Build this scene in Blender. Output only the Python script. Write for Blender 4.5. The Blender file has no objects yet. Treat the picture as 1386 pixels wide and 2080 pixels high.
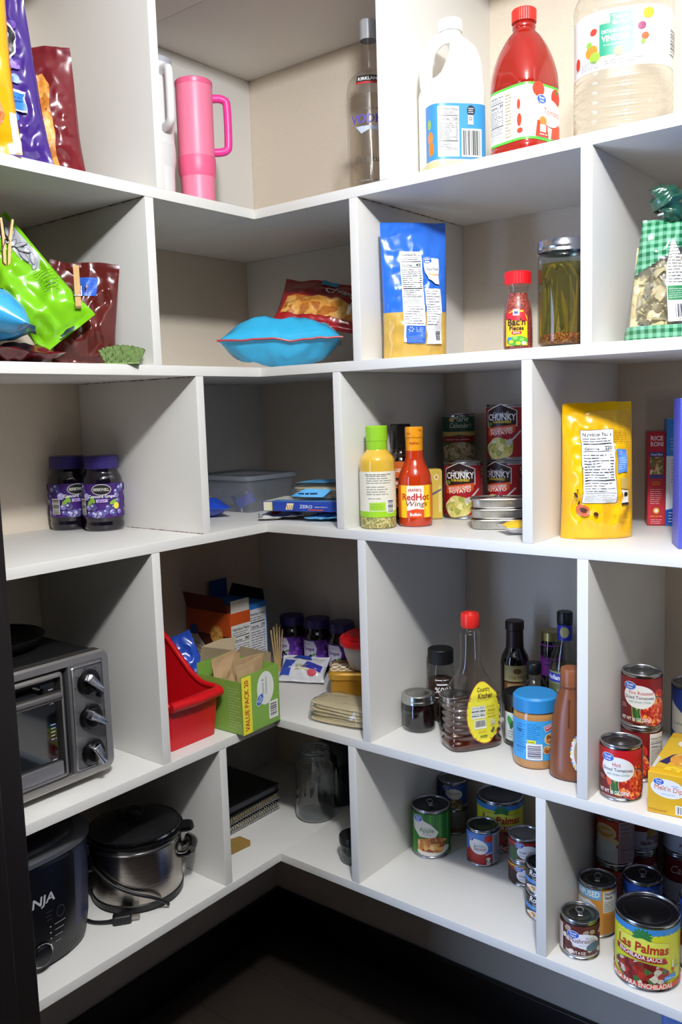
import bpy, bmesh, math, random
from mathutils import Vector, Matrix, noise
PI = math.pi
random.seed(11)
SC = bpy.context.scene
COL = SC.collection
ZO = 0.105                                   # floor is z = 0
SA, SB, SD3, SD, SE = 1.7654+ZO, 1.4484+ZO, 1.1231+ZO, 0.6965+ZO, 0.3851+ZO   # shelf tops, highest first
TH, DEP = 0.019, 0.380
CAM = Vector((1.26507, -1.32923, 1.35827+ZO))

# ------------------------------------------------------------------ materials
def lin(h):
    o = []
    for i in (0, 2, 4):
        c = int(h[i:i+2], 16)/255
        o.append(c/12.92 if c <= .04045 else ((c+.055)/1.055)**2.4)
    return (*o, 1)
_m = {}
def newmat(key):
    m = bpy.data.materials.new(key); m.use_nodes = True
    nt = m.node_tree
    return m, nt, nt.nodes['Principled BSDF']
def M(h, rough=.45, metal=0., var=0., bump=0., scale=60., coat=0., sss=0.):
    k = ('M', h, rough, metal, var, bump, scale, coat, sss)
    if k in _m: return _m[k]
    m, nt, b = newmat('surface_'+h)
    b.inputs['Base Color'].default_value = lin(h)
    b.inputs['Roughness'].default_value = rough
    b.inputs['Metallic'].default_value = metal
    b.inputs['Coat Weight'].default_value = coat
    if sss:
        b.inputs['Subsurface Weight'].default_value = sss
        b.inputs['Subsurface Radius'].default_value = (.01, .006, .004)
    if var or bump:
        tc = nt.nodes.new('ShaderNodeTexCoord')
        n = nt.nodes.new('ShaderNodeTexNoise'); n.inputs['Scale'].default_value = scale
        n.inputs['Detail'].default_value = 4
        nt.links.new(tc.outputs['Object'], n.inputs['Vector'])
        if var:
            mx = nt.nodes.new('ShaderNodeMix'); mx.data_type = 'RGBA'
            c = lin(h)
            mx.inputs['A'].default_value = [max(0, v*(1-var)) for v in c[:3]]+[1]
            mx.inputs['B'].default_value = [min(1, v*(1+var)) for v in c[:3]]+[1]
            nt.links.new(n.outputs['Fac'], mx.inputs['Factor'])
            nt.links.new(mx.outputs['Result'], b.inputs['Base Color'])
        if bump:
            bp = nt.nodes.new('ShaderNodeBump'); bp.inputs['Strength'].default_value = bump
            bp.inputs['Distance'].default_value = .004
            nt.links.new(n.outputs['Fac'], bp.inputs['Height'])
            nt.links.new(bp.outputs['Normal'], b.inputs['Normal'])
    _m[k] = m
    return m
def food(cols, scale=120., rough=.45, stretch=(1, 1, 1), bump=.3):
    """chunky picture of food: Voronoi cells coloured from a short palette"""
    k = ('F', tuple(cols), scale, stretch)
    if k in _m: return _m[k]
    m, nt, b = newmat('food_print')
    b.inputs['Roughness'].default_value = rough
    tc = nt.nodes.new('ShaderNodeTexCoord'); mp = nt.nodes.new('ShaderNodeMapping')
    mp.inputs['Scale'].default_value = stretch
    nt.links.new(tc.outputs['Object'], mp.inputs['Vector'])
    v = nt.nodes.new('ShaderNodeTexVoronoi'); v.inputs['Scale'].default_value = scale
    nt.links.new(mp.outputs['Vector'], v.inputs['Vector'])
    sp = nt.nodes.new('ShaderNodeSeparateColor'); nt.links.new(v.outputs['Color'], sp.inputs['Color'])
    r = nt.nodes.new('ShaderNodeValToRGB'); r.color_ramp.interpolation = 'CONSTANT'
    while len(r.color_ramp.elements) < len(cols): r.color_ramp.elements.new(.5)
    for i, c in enumerate(cols):
        r.color_ramp.elements[i].position = i/len(cols); r.color_ramp.elements[i].color = lin(c)
    nt.links.new(sp.outputs['Red'], r.inputs['Fac'])
    n = nt.nodes.new('ShaderNodeTexNoise'); n.inputs['Scale'].default_value = scale*2.3
    nt.links.new(mp.outputs['Vector'], n.inputs['Vector'])
    mx = nt.nodes.new('ShaderNodeMix'); mx.data_type = 'RGBA'; mx.blend_type = 'OVERLAY'
    mx.inputs['Factor'].default_value = .55
    nt.links.new(r.outputs['Color'], mx.inputs['A']); nt.links.new(n.outputs['Fac'], mx.inputs['B'])
    nt.links.new(mx.outputs['Result'], b.inputs['Base Color'])
    _m[k] = m
    return m
def check_print(h1, h2, size=.012):
    k = ('K', h1, h2, size)
    if k in _m: return _m[k]
    m, nt, b = newmat('gingham_print'); b.inputs['Roughness'].default_value = .25
    tc = nt.nodes.new('ShaderNodeTexCoord')
    sx = nt.nodes.new('ShaderNodeSeparateXYZ'); nt.links.new(tc.outputs['Object'], sx.inputs[0])
    outs = []
    for ax in ('Y', 'Z'):
        a = nt.nodes.new('ShaderNodeMath'); a.operation = 'MULTIPLY'; a.inputs[1].default_value = 1/(2*size)
        nt.links.new(sx.outputs[ax], a.inputs[0])
        f = nt.nodes.new('ShaderNodeMath'); f.operation = 'FRACT'; nt.links.new(a.outputs[0], f.inputs[0])
        g = nt.nodes.new('ShaderNodeMath'); g.operation = 'GREATER_THAN'; g.inputs[1].default_value = .5
        nt.links.new(f.outputs[0], g.inputs[0]); outs.append(g)
    s = nt.nodes.new('ShaderNodeMath'); s.operation = 'ADD'
    nt.links.new(outs[0].outputs[0], s.inputs[0]); nt.links.new(outs[1].outputs[0], s.inputs[1])
    h = nt.nodes.new('ShaderNodeMath'); h.operation = 'MULTIPLY'; h.inputs[1].default_value = .5
    nt.links.new(s.outputs[0], h.inputs[0])
    mx = nt.nodes.new('ShaderNodeMix'); mx.data_type = 'RGBA'
    mx.inputs['A'].default_value = lin(h1); mx.inputs['B'].default_value = lin(h2)
    nt.links.new(h.outputs[0], mx.inputs['Factor']); nt.links.new(mx.outputs['Result'], b.inputs['Base Color'])
    _m[k] = m
    return m
def clear(h='FFFFFF', rough=.04, body=0., shine=1.):
    """thin clear wall (plastic film, bottle or jar wall); body = how much the wall itself whitens"""
    k = ('G', h, rough, body, shine)
    if k in _m: return _m[k]
    m = bpy.data.materials.new('clear_wall'); m.use_nodes = True
    nt = m.node_tree; nt.nodes.clear()
    out = nt.nodes.new('ShaderNodeOutputMaterial')
    t = nt.nodes.new('ShaderNodeBsdfTransparent'); t.inputs['Color'].default_value = lin(h)
    g = nt.nodes.new('ShaderNodeBsdfGlossy'); g.inputs['Roughness'].default_value = rough
    f = nt.nodes.new('ShaderNodeLayerWeight'); f.inputs['Blend'].default_value = .5
    pw = nt.nodes.new('ShaderNodeMath'); pw.operation = 'POWER'; pw.inputs[1].default_value = 4
    nt.links.new(f.outputs['Facing'], pw.inputs[0])
    ml = nt.nodes.new('ShaderNodeMath'); ml.operation = 'MULTIPLY_ADD'; ml.inputs[1].default_value = .7*shine; ml.inputs[2].default_value = .045*shine
    ml.use_clamp = True
    nt.links.new(pw.outputs[0], ml.inputs[0])
    mx = nt.nodes.new('ShaderNodeMixShader')
    nt.links.new(ml.outputs[0], mx.inputs[0]); nt.links.new(g.outputs[0], mx.inputs[2])
    last = t
    if body:
        d = nt.nodes.new('ShaderNodeBsdfDiffuse'); d.inputs['Color'].default_value = lin(h)
        m2 = nt.nodes.new('ShaderNodeMixShader'); m2.inputs[0].default_value = body
        nt.links.new(t.outputs[0], m2.inputs[1]); nt.links.new(d.outputs[0], m2.inputs[2]); last = m2
    nt.links.new(last.outputs[0], mx.inputs[1]); nt.links.new(mx.outputs[0], out.inputs[0])
    _m[k] = m
    return m
def steel(h='B9B9BC', rough=.28, brush=0.):
    k = ('S', h, rough, brush)
    if k in _m: return _m[k]
    m, nt, b = newmat('steel'); b.inputs['Metallic'].default_value = 1
    b.inputs['Base Color'].default_value = lin(h); b.inputs['Roughness'].default_value = rough
    if brush:
        tc = nt.nodes.new('ShaderNodeTexCoord'); mp = nt.nodes.new('ShaderNodeMapping')
        mp.inputs['Scale'].default_value = (3, 3, 400)
        n = nt.nodes.new('ShaderNodeTexNoise'); n.inputs['Scale'].default_value = 3
        nt.links.new(tc.outputs['Object'], mp.inputs[0]); nt.links.new(mp.outputs[0], n.inputs['Vector'])
        bp = nt.nodes.new('ShaderNodeBump'); bp.inputs['Strength'].default_value = brush; bp.inputs['Distance'].default_value = .001
        nt.links.new(n.outputs['Fac'], bp.inputs['Height']); nt.links.new(bp.outputs[0], b.inputs['Normal'])
    _m[k] = m
    return m
WHITE, BLACK, INK = 'F2F1EE', '121212', '2A2A2E'

# ------------------------------------------------------------------ objects
def thing(name, label, cat, x, y, z, rz=0., group=None):
    o = bpy.data.objects.new(name, None); COL.objects.link(o)
    o.empty_display_size = .03
    o.location = (x, y, z+.0005); o.rotation_euler = (0, 0, rz)
    o['label'] = label; o['category'] = cat
    if group: o['group'] = group
    return o
def toward(x, y, turn=0.):
    """heading from (x, y) to where the photographer stands, turned by some degrees"""
    return math.atan2(CAM.y-y, CAM.x-x)+math.radians(turn)
def obj(name, bm, mats, parent=None, sharp=38, label=None, kind=None):
    me = bpy.data.meshes.new(name)
    if isinstance(bm, bmesh.types.BMesh):
        lim = math.radians(sharp)
        bm.normal_update()
        for f in bm.faces: f.smooth = True
        for e in bm.edges:
            if len(e.link_faces) == 2 and e.calc_face_angle(0) > lim: e.smooth = False
        bm.to_mesh(me); bm.free()
    else:
        me = bm; me.name = name
    for m in (mats if isinstance(mats, (list, tuple)) else [mats]): me.materials.append(m)
    o = bpy.data.objects.new(name, me); COL.objects.link(o)
    if parent is not None: o.parent = parent
    if label: o['label'] = label
    if kind: o['kind'] = kind
    return o
def clone(root, x, y, z, rz, label, group=None):
    r = root.copy(); COL.objects.link(r)
    r.location = (x, y, z); r.rotation_euler = (root.rotation_euler[0], root.rotation_euler[1], rz)
    r['label'] = label
    if group: r['group'] = group
    for c in root.children:
        d = c.copy(); COL.objects.link(d); d.parent = r
        for g in c.children:
            e = g.copy(); COL.objects.link(e); e.parent = d
    return r
# ------------------------------------------------------------------ mesh shapes
def addbox(bm, x0, x1, y0, y1, z0, z1, mi=0, bev=0.):
    vs = [bm.verts.new((x, y, z)) for x in (x0, x1) for y in (y0, y1) for z in (z0, z1)]
    fs = []
    for q in ((0, 1, 3, 2), (4, 6, 7, 5), (0, 4, 5, 1), (2, 3, 7, 6), (0, 2, 6, 4), (1, 5, 7, 3)):
        f = bm.faces.new([vs[i] for i in q]); f.material_index = mi; fs.append(f)
    if bev:
        es = list({e for f in fs for e in f.edges})
        bmesh.ops.bevel(bm, geom=es, offset=bev, segments=3, affect='EDGES', profile=.6)
    return vs
def box(x0, x1, y0, y1, z0, z1, bev=0.):
    bm = bmesh.new(); addbox(bm, x0, x1, y0, y1, z0, z1, 0, bev); return bm
def addlathe(bm, prof, seg=40, cx=0., cy=0., mi=0, axis='z'):
    rows = []
    for r, z in prof:
        if r < 1e-6: rows.append([bm.verts.new((cx, cy, z))])
        else: rows.append([bm.verts.new((cx+r*math.cos(2*PI*i/seg), cy+r*math.sin(2*PI*i/seg), z)) for i in range(seg)])
    for a, b in zip(rows, rows[1:]):
        for i in range(seg):
            j = (i+1) % seg
            if len(a) == 1 and len(b) == 1: continue
            if len(a) == 1: vs = (a[0], b[j], b[i])
            elif len(b) == 1: vs = (a[i], a[j], b[0])
            else: vs = (a[i], a[j], b[j], b[i])
            f = bm.faces.new(vs); f.material_index = mi
def lathe(prof, seg=40):
    bm = bmesh.new(); addlathe(bm, prof, seg)
    bmesh.ops.recalc_face_normals(bm, faces=bm.faces); return bm
def curve_rows(rows, k=4):
    """Catmull-Rom through rows of numbers"""
    out = []
    n = len(rows)
    for i in range(n-1):
        p0, p1, p2, p3 = rows[max(i-1, 0)], rows[i], rows[i+1], rows[min(i+2, n-1)]
        for j in range(k):
            t = j/k
            out.append(tuple(.5*((2*b)+(-a+c)*t+(2*a-5*b+4*c-d)*t*t+(-a+3*b-3*c+d)*t**3) for a, b, c, d in zip(p0, p1, p2, p3)))
    out.append(tuple(rows[-1]))
    return out
def smooth_profile(rows, k):
    """monotone cubic through rows keyed on their first number (height)"""
    n = len(rows); D = []
    for i in range(n):
        if i in (0, n-1): D.append(None); continue
        h0, h1 = rows[i][0]-rows[i-1][0], rows[i+1][0]-rows[i][0]; t = []
        for c in range(1, len(rows[0])):
            a, b = (rows[i][c]-rows[i-1][c])/max(h0, 1e-9), (rows[i+1][c]-rows[i][c])/max(h1, 1e-9)
            t.append(0. if a*b <= 0 else 3*(h0+h1)/((2*h1+h0)/a+(h1+2*h0)/b))
        D.append(t)
    out = []
    for i in range(n-1):
        p, q = rows[i], rows[i+1]; h = q[0]-p[0]
        for j in range(k):
            t = j/k; r = [p[0]+h*t]
            for c in range(1, len(p)):
                sl = (q[c]-p[c])/max(h, 1e-9)
                d0 = D[i][c-1] if D[i] else sl; d1 = D[i+1][c-1] if D[i+1] else sl
                r.append(p[c]*(2*t**3-3*t*t+1)+h*d0*(t**3-2*t*t+t)+q[c]*(3*t*t-2*t**3)+h*d1*(t**3-t*t))
            out.append(tuple(r))
    out.append(tuple(rows[-1]))
    return out
def addtube(bm, pts, r, seg=10, mi=0, cap=True, k=4):
    pts = [Vector(p) for p in (curve_rows([tuple(p) for p in pts], k) if k > 1 else pts)]
    up = Vector((.13, .21, .97)); rows = []
    for i, p in enumerate(pts):
        t = (pts[min(i+1, len(pts)-1)]-pts[max(i-1, 0)]).normalized()
        a = t.cross(up)
        if a.length < 1e-4: a = t.cross(Vector((1, 0, 0)))
        a.normalize(); b = t.cross(a); up = -b if (-b).dot(up) > 0 else b
        rr = r[min(i, len(r)-1)] if isinstance(r, (list, tuple)) else r
        rows.append([bm.verts.new(p+a*rr*math.cos(2*PI*q/seg)+b*rr*math.sin(2*PI*q/seg)) for q in range(seg)])
    fs = []
    for a, b in zip(rows, rows[1:]):
        for i in range(seg):
            fs.append(bm.faces.new((a[i], a[(i+1) % seg], b[(i+1) % seg], b[i])))
    if cap:
        fs.append(bm.faces.new(rows[0][::-1])); fs.append(bm.faces.new(rows[-1]))
    for f in fs: f.material_index = mi
    bmesh.ops.recalc_face_normals(bm, faces=fs)
def tube(pts, r, seg=10, k=4):
    bm = bmesh.new(); addtube(bm, pts, r, seg, 0, True, k); return bm

class Rev:
    """upright body: rows (z, rx, ry, n[, dx]) - superellipse sections, x towards the front"""
    def __init__(s, rows, k=4, rref=None):
        rows = [tuple(list(r)+[0.]*(5-len(r))) if len(r) > 3 else (r[0], r[1], r[1], 2., 0.) if len(r) == 2 else (r[0], r[1], r[2], 2., 0.) for r in rows]
        s.rows = smooth_profile(rows, k) if k > 1 else rows
        s.rref = rref or max(r[2] for r in s.rows)
    def at(s, z):
        R = s.rows
        if z <= R[0][0]: return R[0]
        for a, b in zip(R, R[1:]):
            if z <= b[0]:
                t = (z-a[0])/max(1e-9, b[0]-a[0])
                return tuple(p+(q-p)*t for p, q in zip(a, b))
        return R[-1]
    def S(s, th, row):
        z, rx, ry, n, dx = row
        c, q = math.cos(th), math.sin(th)
        k = (abs(c/max(rx, 1e-6))**n+abs(q/max(ry, 1e-6))**n)**(-1/n)
        return Vector((dx+k*c, k*q, z))
    def table(s):
        row = max(s.rows, key=lambda r: r[2]); N = 360
        P = [s.S(2*PI*i/N, row) for i in range(N+1)]
        L = [0.]
        for a, b in zip(P, P[1:]): L.append(L[-1]+(b-a).length)
        s.tab, s._per = L, L[-1]
    @property
    def per(s):
        if not hasattr(s, 'tab'): s.table()
        return s._per
    def ang(s, u):
        """distance round the body -> angle (u = 0 at the front)"""
        if not hasattr(s, 'tab'): s.table()
        k, u = divmod(u, s.per)
        lo, hi = 0, len(s.tab)-1
        while hi-lo > 1:
            m = (lo+hi)//2
            if s.tab[m] <= u: lo = m
            else: hi = m
        return 2*PI*(k+(lo+(u-s.tab[lo])/(s.tab[hi]-s.tab[lo]))/(len(s.tab)-1))
    def bm(s, seg=48, caps=(True, True), z0=None, z1=None, grow=0.):
        bm = bmesh.new()
        R = [r for r in s.rows if (z0 is None or r[0] > z0+1e-5) and (z1 is None or r[0] < z1-1e-5)]
        if z0 is not None: R = [s.at(z0)]+R
        if z1 is not None: R = R+[s.at(z1)]
        if grow: R = [(r[0], r[1]+grow, r[2]+grow, r[3], r[4]) for r in R]
        L = [[bm.verts.new(s.S(2*PI*i/seg, r)) for i in range(seg)] for r in R]
        for a, b in zip(L, L[1:]):
            for i in range(seg): bm.faces.new((a[i], a[(i+1) % seg], b[(i+1) % seg], b[i]))
        if caps[0]: bm.faces.new(L[0][::-1])
        if caps[1]: bm.faces.new(L[-1])
        return bm
    def pt(s, u, v, off):
        th = s.ang(u)
        row = s.at(v); p = s.S(th, row)
        a = s.S(th+.02, row)-s.S(th-.02, row)
        b = s.S(th, s.at(v+.002))-s.S(th, s.at(v-.002))
        n = a.cross(b)
        if n.length < 1e-12: n = Vector((math.cos(th), math.sin(th), 0))
        return p+n.normalized()*off
def cyl(r, z0, z1): return Rev([(z0, r, r, 2., 0.), (z1, r, r, 2., 0.)], 1)

class Bag:
    """filled flat pouch standing on z = 0, front towards +x"""
    def __init__(s, w, h, t, seed=0, wr=.004, stand=False, seal=.06, topw=1., pinch=.1, bow=0., fold=8., tp=.75, bseal=.05):
        s.w, s.h, s.t, s.sd, s.wr, s.stand, s.seal, s.topw, s.pinch, s.bow, s.fold, s.tp, s.bseal = w, h, t, seed, wr, stand, seal, topw, pinch, bow, fold, tp, bseal
    def prof(s, b):
        hi = max(0., min(1., (1-s.seal-b)/(1-s.seal-.02)))**s.tp
        if s.stand: lo = 1.-.12*max(0, .1-b)/.1
        else: lo = max(0., min(1., (b-s.bseal)/.3))**.55
        return min(1., hi*1.25)*lo
    def S(s, a, b, side):
        f = s.prof(b)
        th = s.t*.5*f*max(0., 1-abs(a)**2.6)**.62
        ww = s.w*.5*(1+(s.topw-1)*b)*(1-s.pinch*f*.6)
        y, z = a*ww, b*s.h
        q = Vector((y*s.fold/.1, z*s.fold/.1*.8, s.sd*3.1+(0 if side > 0 else 7)))*.45
        n1 = 1-2*abs(noise.noise(q))                       # ridges
        n2 = noise.noise(q*2.3+Vector((3, 1, 2)))
        edge = min(1., (1-abs(a))*4)
        amp = s.wr*(.35+.65*edge)*(.3+.7*min(1, f*2))
        if s.stand: amp *= min(1, .15+b*6)
        x = side*th+side*amp*(n1*1.1-.5+n2*.6)*edge
        sway = s.bow*math.sin(b*PI)+s.wr*1.2*noise.noise(Vector((y*14, z*10, s.sd)))*(b if s.stand else 1)
        if b > 1-s.seal or (b < s.bseal and not s.stand): x += side*.0006+.0004*math.sin(z*2200)
        z += s.wr*.8*noise.noise(Vector((y*20, s.sd+9, 0)))*max(0, b-.5)*2
        return Vector((x+sway, y, z))
    def bm(s, nu=44, nv=56, front=None):
        bm = bmesh.new()
        def grid(side):
            return [[None]*(nu+1) for _ in range(nv+1)]
        F, K = grid(1), grid(-1)
        for j in range(nv+1):
            for i in range(nu+1):
                a, b = -1+2*i/nu, j/nv
                F[j][i] = bm.verts.new(s.S(a, b, 1))
                if i in (0, nu): K[j][i] = F[j][i]
                else: K[j][i] = bm.verts.new(s.S(a, b, -1))
        for j in range(nv):
            for i in range(nu):
                f = bm.faces.new((F[j][i], F[j][i+1], F[j+1][i+1], F[j+1][i]))
                if front: f.material_index = front(-1+2*(i+.5)/nu, (j+.5)/nv, 1)
                f = bm.faces.new((K[j][i], K[j+1][i], K[j+1][i+1], K[j][i+1]))
                if front: f.material_index = front(-1+2*(i+.5)/nu, (j+.5)/nv, -1)
        for row, flip in ((0, False), (nv, True)):
            for i in range(nu):
                vs = [F[row][i], F[row][i+1], K[row][i+1], K[row][i]]
                vs = list(dict.fromkeys(vs))
                if len(vs) > 2: bm.faces.new(vs if flip else vs[::-1])
        return bm
    def pt(s, u, v, off):
        a, b = u/(s.w*.5), v/s.h
        a = max(-.999, min(.999, a)); b = max(.001, min(.999, b))
        p = s.S(a, b, 1)
        da = s.S(min(1, a+.02), b, 1)-s.S(max(-1, a-.02), b, 1)
        db = s.S(a, min(1, b+.02), 1)-s.S(a, max(0, b-.02), 1)
        return p+da.cross(db).normalized()*off
def bagpart(root, bag, mat, name='pouch', front=None, nu=44, nv=56):
    return obj(name, bag.bm(nu, nv, front), mat, root, 80)

# ------------------------------------------------------------------ printed sheets
_txt = {}
def text_mesh(s, bold):
    k = (s, bold)
    if k in _txt: return _txt[k]
    cu = bpy.data.curves.new('lettering', 'FONT'); cu.body = s; cu.size = 1; cu.resolution_u = 2
    cu.align_x = 'CENTER'; cu.fill_mode = 'FRONT' if hasattr(cu, 'fill_mode') else 'FRONT'
    cu.offset = .022 if bold else .0
    o = bpy.data.objects.new('lettering', cu); COL.objects.link(o)
    dg = bpy.context.evaluated_depsgraph_get(); dg.update()
    me = o.evaluated_get(dg).to_mesh()
    vs = [(v.co.x, v.co.y) for v in me.vertices]; fs = [tuple(p.vertices) for p in me.polygons]
    o.evaluated_get(dg).to_mesh_clear()
    bpy.data.objects.remove(o); bpy.data.curves.remove(cu)
    x0 = min(v[0] for v in vs); x1 = max(v[0] for v in vs)
    vs = [(x-(x0+x1)/2, y) for x, y in vs]
    _txt[k] = (vs, fs, x1-x0)
    return _txt[k]
class Sheet:
    def __init__(s): s.items = []; s.lay = 0
    def add(s, vs, fs, mat): s.items.append((vs, fs, mat if not isinstance(mat, str) else M(mat, .4), s.lay)); return s
    def up(s): s.lay += 1; return s
    def poly(s, pts, mat):
        s.add(list(pts), [tuple(range(len(pts)))], mat); return s.up()
    def rect(s, x0, y0, x1, y1, mat): return s.poly([(x0, y0), (x1, y0), (x1, y1), (x0, y1)], mat)
    def crect(s, cx, cy, w, h, mat, rot=0.):
        c, q = math.cos(rot), math.sin(rot)
        return s.poly([(cx+x*c-y*q, cy+x*q+y*c) for x, y in ((-w/2, -h/2), (w/2, -h/2), (w/2, h/2), (-w/2, h/2))], mat)
    def ell(s, cx, cy, rx, ry, mat, rot=0., n=28, wob=0.):
        c, q = math.cos(rot), math.sin(rot); pts = []
        for i in range(n):
            t = 2*PI*i/n; k = 1+wob*math.sin(5*t+cx*90)
            x, y = rx*k*math.cos(t), ry*k*math.sin(t)
            pts.append((cx+x*c-y*q, cy+x*q+y*c))
        return s.poly(pts, mat)
    def text(s, t, cx, cy, h, mat, w=None, rot=0., bold=False, arc=0., slant=0.):
        """cap height h (0.73 of the em), centred on cx, baseline cy"""
        vs, fs, tw = text_mesh(t, bold)
        k = h/.73; kx = w/tw if w else k
        c, q = math.cos(rot), math.sin(rot); out = []
        for x, y in vs:
            x, y = x*kx+y*k*slant, y*k
            y += arc*x*x
            out.append((cx+x*c-y*q, cy+x*q+y*c))
        s.add(out, fs, mat); return s.up()
    def words(s, x0, y0, x1, y1, rows, mat, seed=1, fill=.55, ragged=.25, rot=0.):
        """lines of print too small to read: rows of short strokes"""
        rnd = random.Random(seed*97+rows); vs, fs = [], []
        pitch = (y1-y0)/rows
        for r in range(rows):
            y = y1-(r+.75)*pitch; hh = pitch*fill*.5
            x = x0; end = x1-(x1-x0)*ragged*rnd.random()
            while x < end:
                l = min(end-x, pitch*rnd.uniform(.8, 3.2))
                i = len(vs); vs += [(x, y), (x+l, y), (x+l, y+hh), (x, y+hh)]; fs.append((i, i+1, i+2, i+3))
                x += l+pitch*.35
        if rot:
            c, q = math.cos(rot), math.sin(rot); mx, my = (x0+x1)/2, (y0+y1)/2
            vs = [(mx+(x-mx)*c-(y-my)*q, my+(x-mx)*q+(y-my)*c) for x, y in vs]
        s.add(vs, fs, mat); return s.up()
    def bars(s, x0, y0, x1, y1, mat=INK, seed=3, vertical=True, back=WHITE):
        if back:
            d = (x1-x0)*.1; s.rect(x0-d, y0-d, x1+d, y1+d, back)
        rnd = random.Random(seed); vs, fs = [], []
        a, b = (x0, x1) if vertical else (y0, y1); n = (b-a)/40; t = a
        while t < b:
            wd = n*rnd.choice((1, 1, 2, 3)); e = min(b, t+wd); i = len(vs)
            vs += [(t, y0), (e, y0), (e, y1), (t, y1)] if vertical else [(x0, t), (x1, t), (x1, e), (x0, e)]
            fs.append((i, i+1, i+2, i+3)); t = e+n*rnd.choice((1, 1, 2))
        s.add(vs, fs, mat); return s.up()
    def nutri(s, x0, y0, x1, y1, cal=None, seed=2, back='EFEEEA', ink='202024', title='Nutrition Facts'):
        w, h = x1-x0, y1-y0
        if back: s.rect(x0, y0, x1, y1, back)
        e = w*.05; X0, X1 = x0+e, x1-e; cx = (x0+x1)/2
        s.text(title, cx, y1-h*.085, h*.05 if h*.05 < w*.13 else w*.12, ink, w=w*.88, bold=True)
        s.words(X0, y1-h*.17, X1, y1-h*.1, 2, ink, seed)
        s.rect(X0, y1-h*.2, X1, y1-h*.185, ink)
        s.text('Calories', x0+w*.3, y1-h*.275, h*.035, ink, w=w*.46, bold=True)
        if cal: s.text(cal, x1-w*.18, y1-h*.275, h*.05, ink, w=w*.24, bold=True)
        s.rect(X0, y1-h*.297, X1, y1-h*.29, ink)
        s.words(X0, y0+h*.33, X1, y1-h*.32, 9, ink, seed+1, .45, .5)
        s.words(X1-w*.12, y0+h*.33, X1, y1-h*.32, 9, ink, seed+2, .45, .2)
        s.rect(X0, y0+h*.3, X1, y0+h*.315, ink)
        s.words(X0, y0+h*.15, X1, y0+h*.29, 4, ink, seed+3, .4, .4)
        s.rect(X0, y0+h*.135, X1, y0+h*.14, ink)
        s.words(X0, y0+h*.02, X1, y0+h*.12, 4, ink, seed+4, .35, .1)
        return s
    def great(s, cx, cy, w, rot=0.):
        """blue oval with the two-line store-brand name"""
        s.ell(cx, cy, w*.54, w*.36, WHITE, rot); s.ell(cx, cy, w*.5, w*.32, '2B5FC0', rot)
        c, q = math.cos(rot), math.sin(rot); d = w*.03
        s.text('Great', cx-d*q, cy+d*c, w*.19, WHITE, w=w*.62, rot=rot, bold=True)
        d = -w*.2
        s.text('Value', cx-d*q, cy+d*c, w*.17, WHITE, w=w*.5, rot=rot, bold=True)
        return s
    def build(s, name, parent, pt, du=.004, dv=None, off=.0003, step=.00007, label=None):
        verts, faces, idx, mats = [], [], [], []
        for vs, fs, mat, lay in s.items:
            if mat not in mats: mats.append(mat)
            mi = mats.index(mat)
            bm = bmesh.new(); bv = [bm.verts.new((x, y, 0)) for x, y in vs]
            for f in fs:
                try: bm.faces.new([bv[i] for i in f])
                except ValueError: pass
            for ax, d in ((0, du), (1, dv)):
                if not d: continue
                lo = min(v[ax] for v in vs); hi = max(v[ax] for v in vs)
                no = (1, 0, 0) if ax == 0 else (0, 1, 0)
                for kk in range(math.floor(lo/d)+1, math.ceil(hi/d)):
                    co = (kk*d, 0, 0) if ax == 0 else (0, kk*d, 0)
                    bmesh.ops.bisect_plane(bm, geom=bm.verts[:]+bm.edges[:]+bm.faces[:], plane_co=co, plane_no=no, dist=1e-7)
            bmesh.ops.triangulate(bm, faces=[f for f in bm.faces if len(f.verts) > 4])
            o = off+lay*step; base = len(verts)
            bm.verts.index_update()
            verts += [tuple(pt(v.co.x, v.co.y, o)) for v in bm.verts]
            for f in bm.faces:
                f.normal_update()
                w = [base+v.index for v in f.verts]
                faces.append(w if f.normal.z >= 0 else w[::-1]); idx.append(mi)
            bm.free()
        me = bpy.data.meshes.new(name); me.from_pydata(verts, [], faces)
        me.polygons.foreach_set('material_index', idx)
        me.polygons.foreach_set('use_smooth', [True]*len(faces)); me.update()
        return obj(name, me, mats, parent, label=label)
def facept(side, dx, dy, dz):
    """planar print on one face of a box dx deep (front +x), dy wide, dz high"""
    if side == 'front': return lambda u, v, o: (dx/2+o, u, v)
    if side == 'right': return lambda u, v, o: (-u, dy/2+o, v)
    if side == 'left': return lambda u, v, o: (u, -dy/2-o, v)
    return lambda u, v, o: (-v, u, dz+o)
# ------------------------------------------------------------------ camera
def make_camera():
    cd = bpy.data.cameras.new('camera'); co = bpy.data.objects.new('camera', cd); COL.objects.link(co)
    pitch, yaw, roll = .117750, .674665, -.031019
    cy, sy = math.cos(yaw), math.sin(yaw)
    f = Vector((-sy*math.cos(pitch), cy*math.cos(pitch), -math.sin(pitch)))
    r = Vector((cy, sy, 0)); u = r.cross(f)
    r2 = r*math.cos(roll)+u*math.sin(roll); u2 = -r*math.sin(roll)+u*math.cos(roll)
    m = Matrix((r2, u2, -f)).transposed().to_4x4(); m.translation = CAM
    co.matrix_world = m
    cd.sensor_fit = 'VERTICAL'; cd.sensor_height = 36; cd.lens = 1768.485/2080*36
    cd.clip_start = .02
    SC.camera = co
make_camera()

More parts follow.
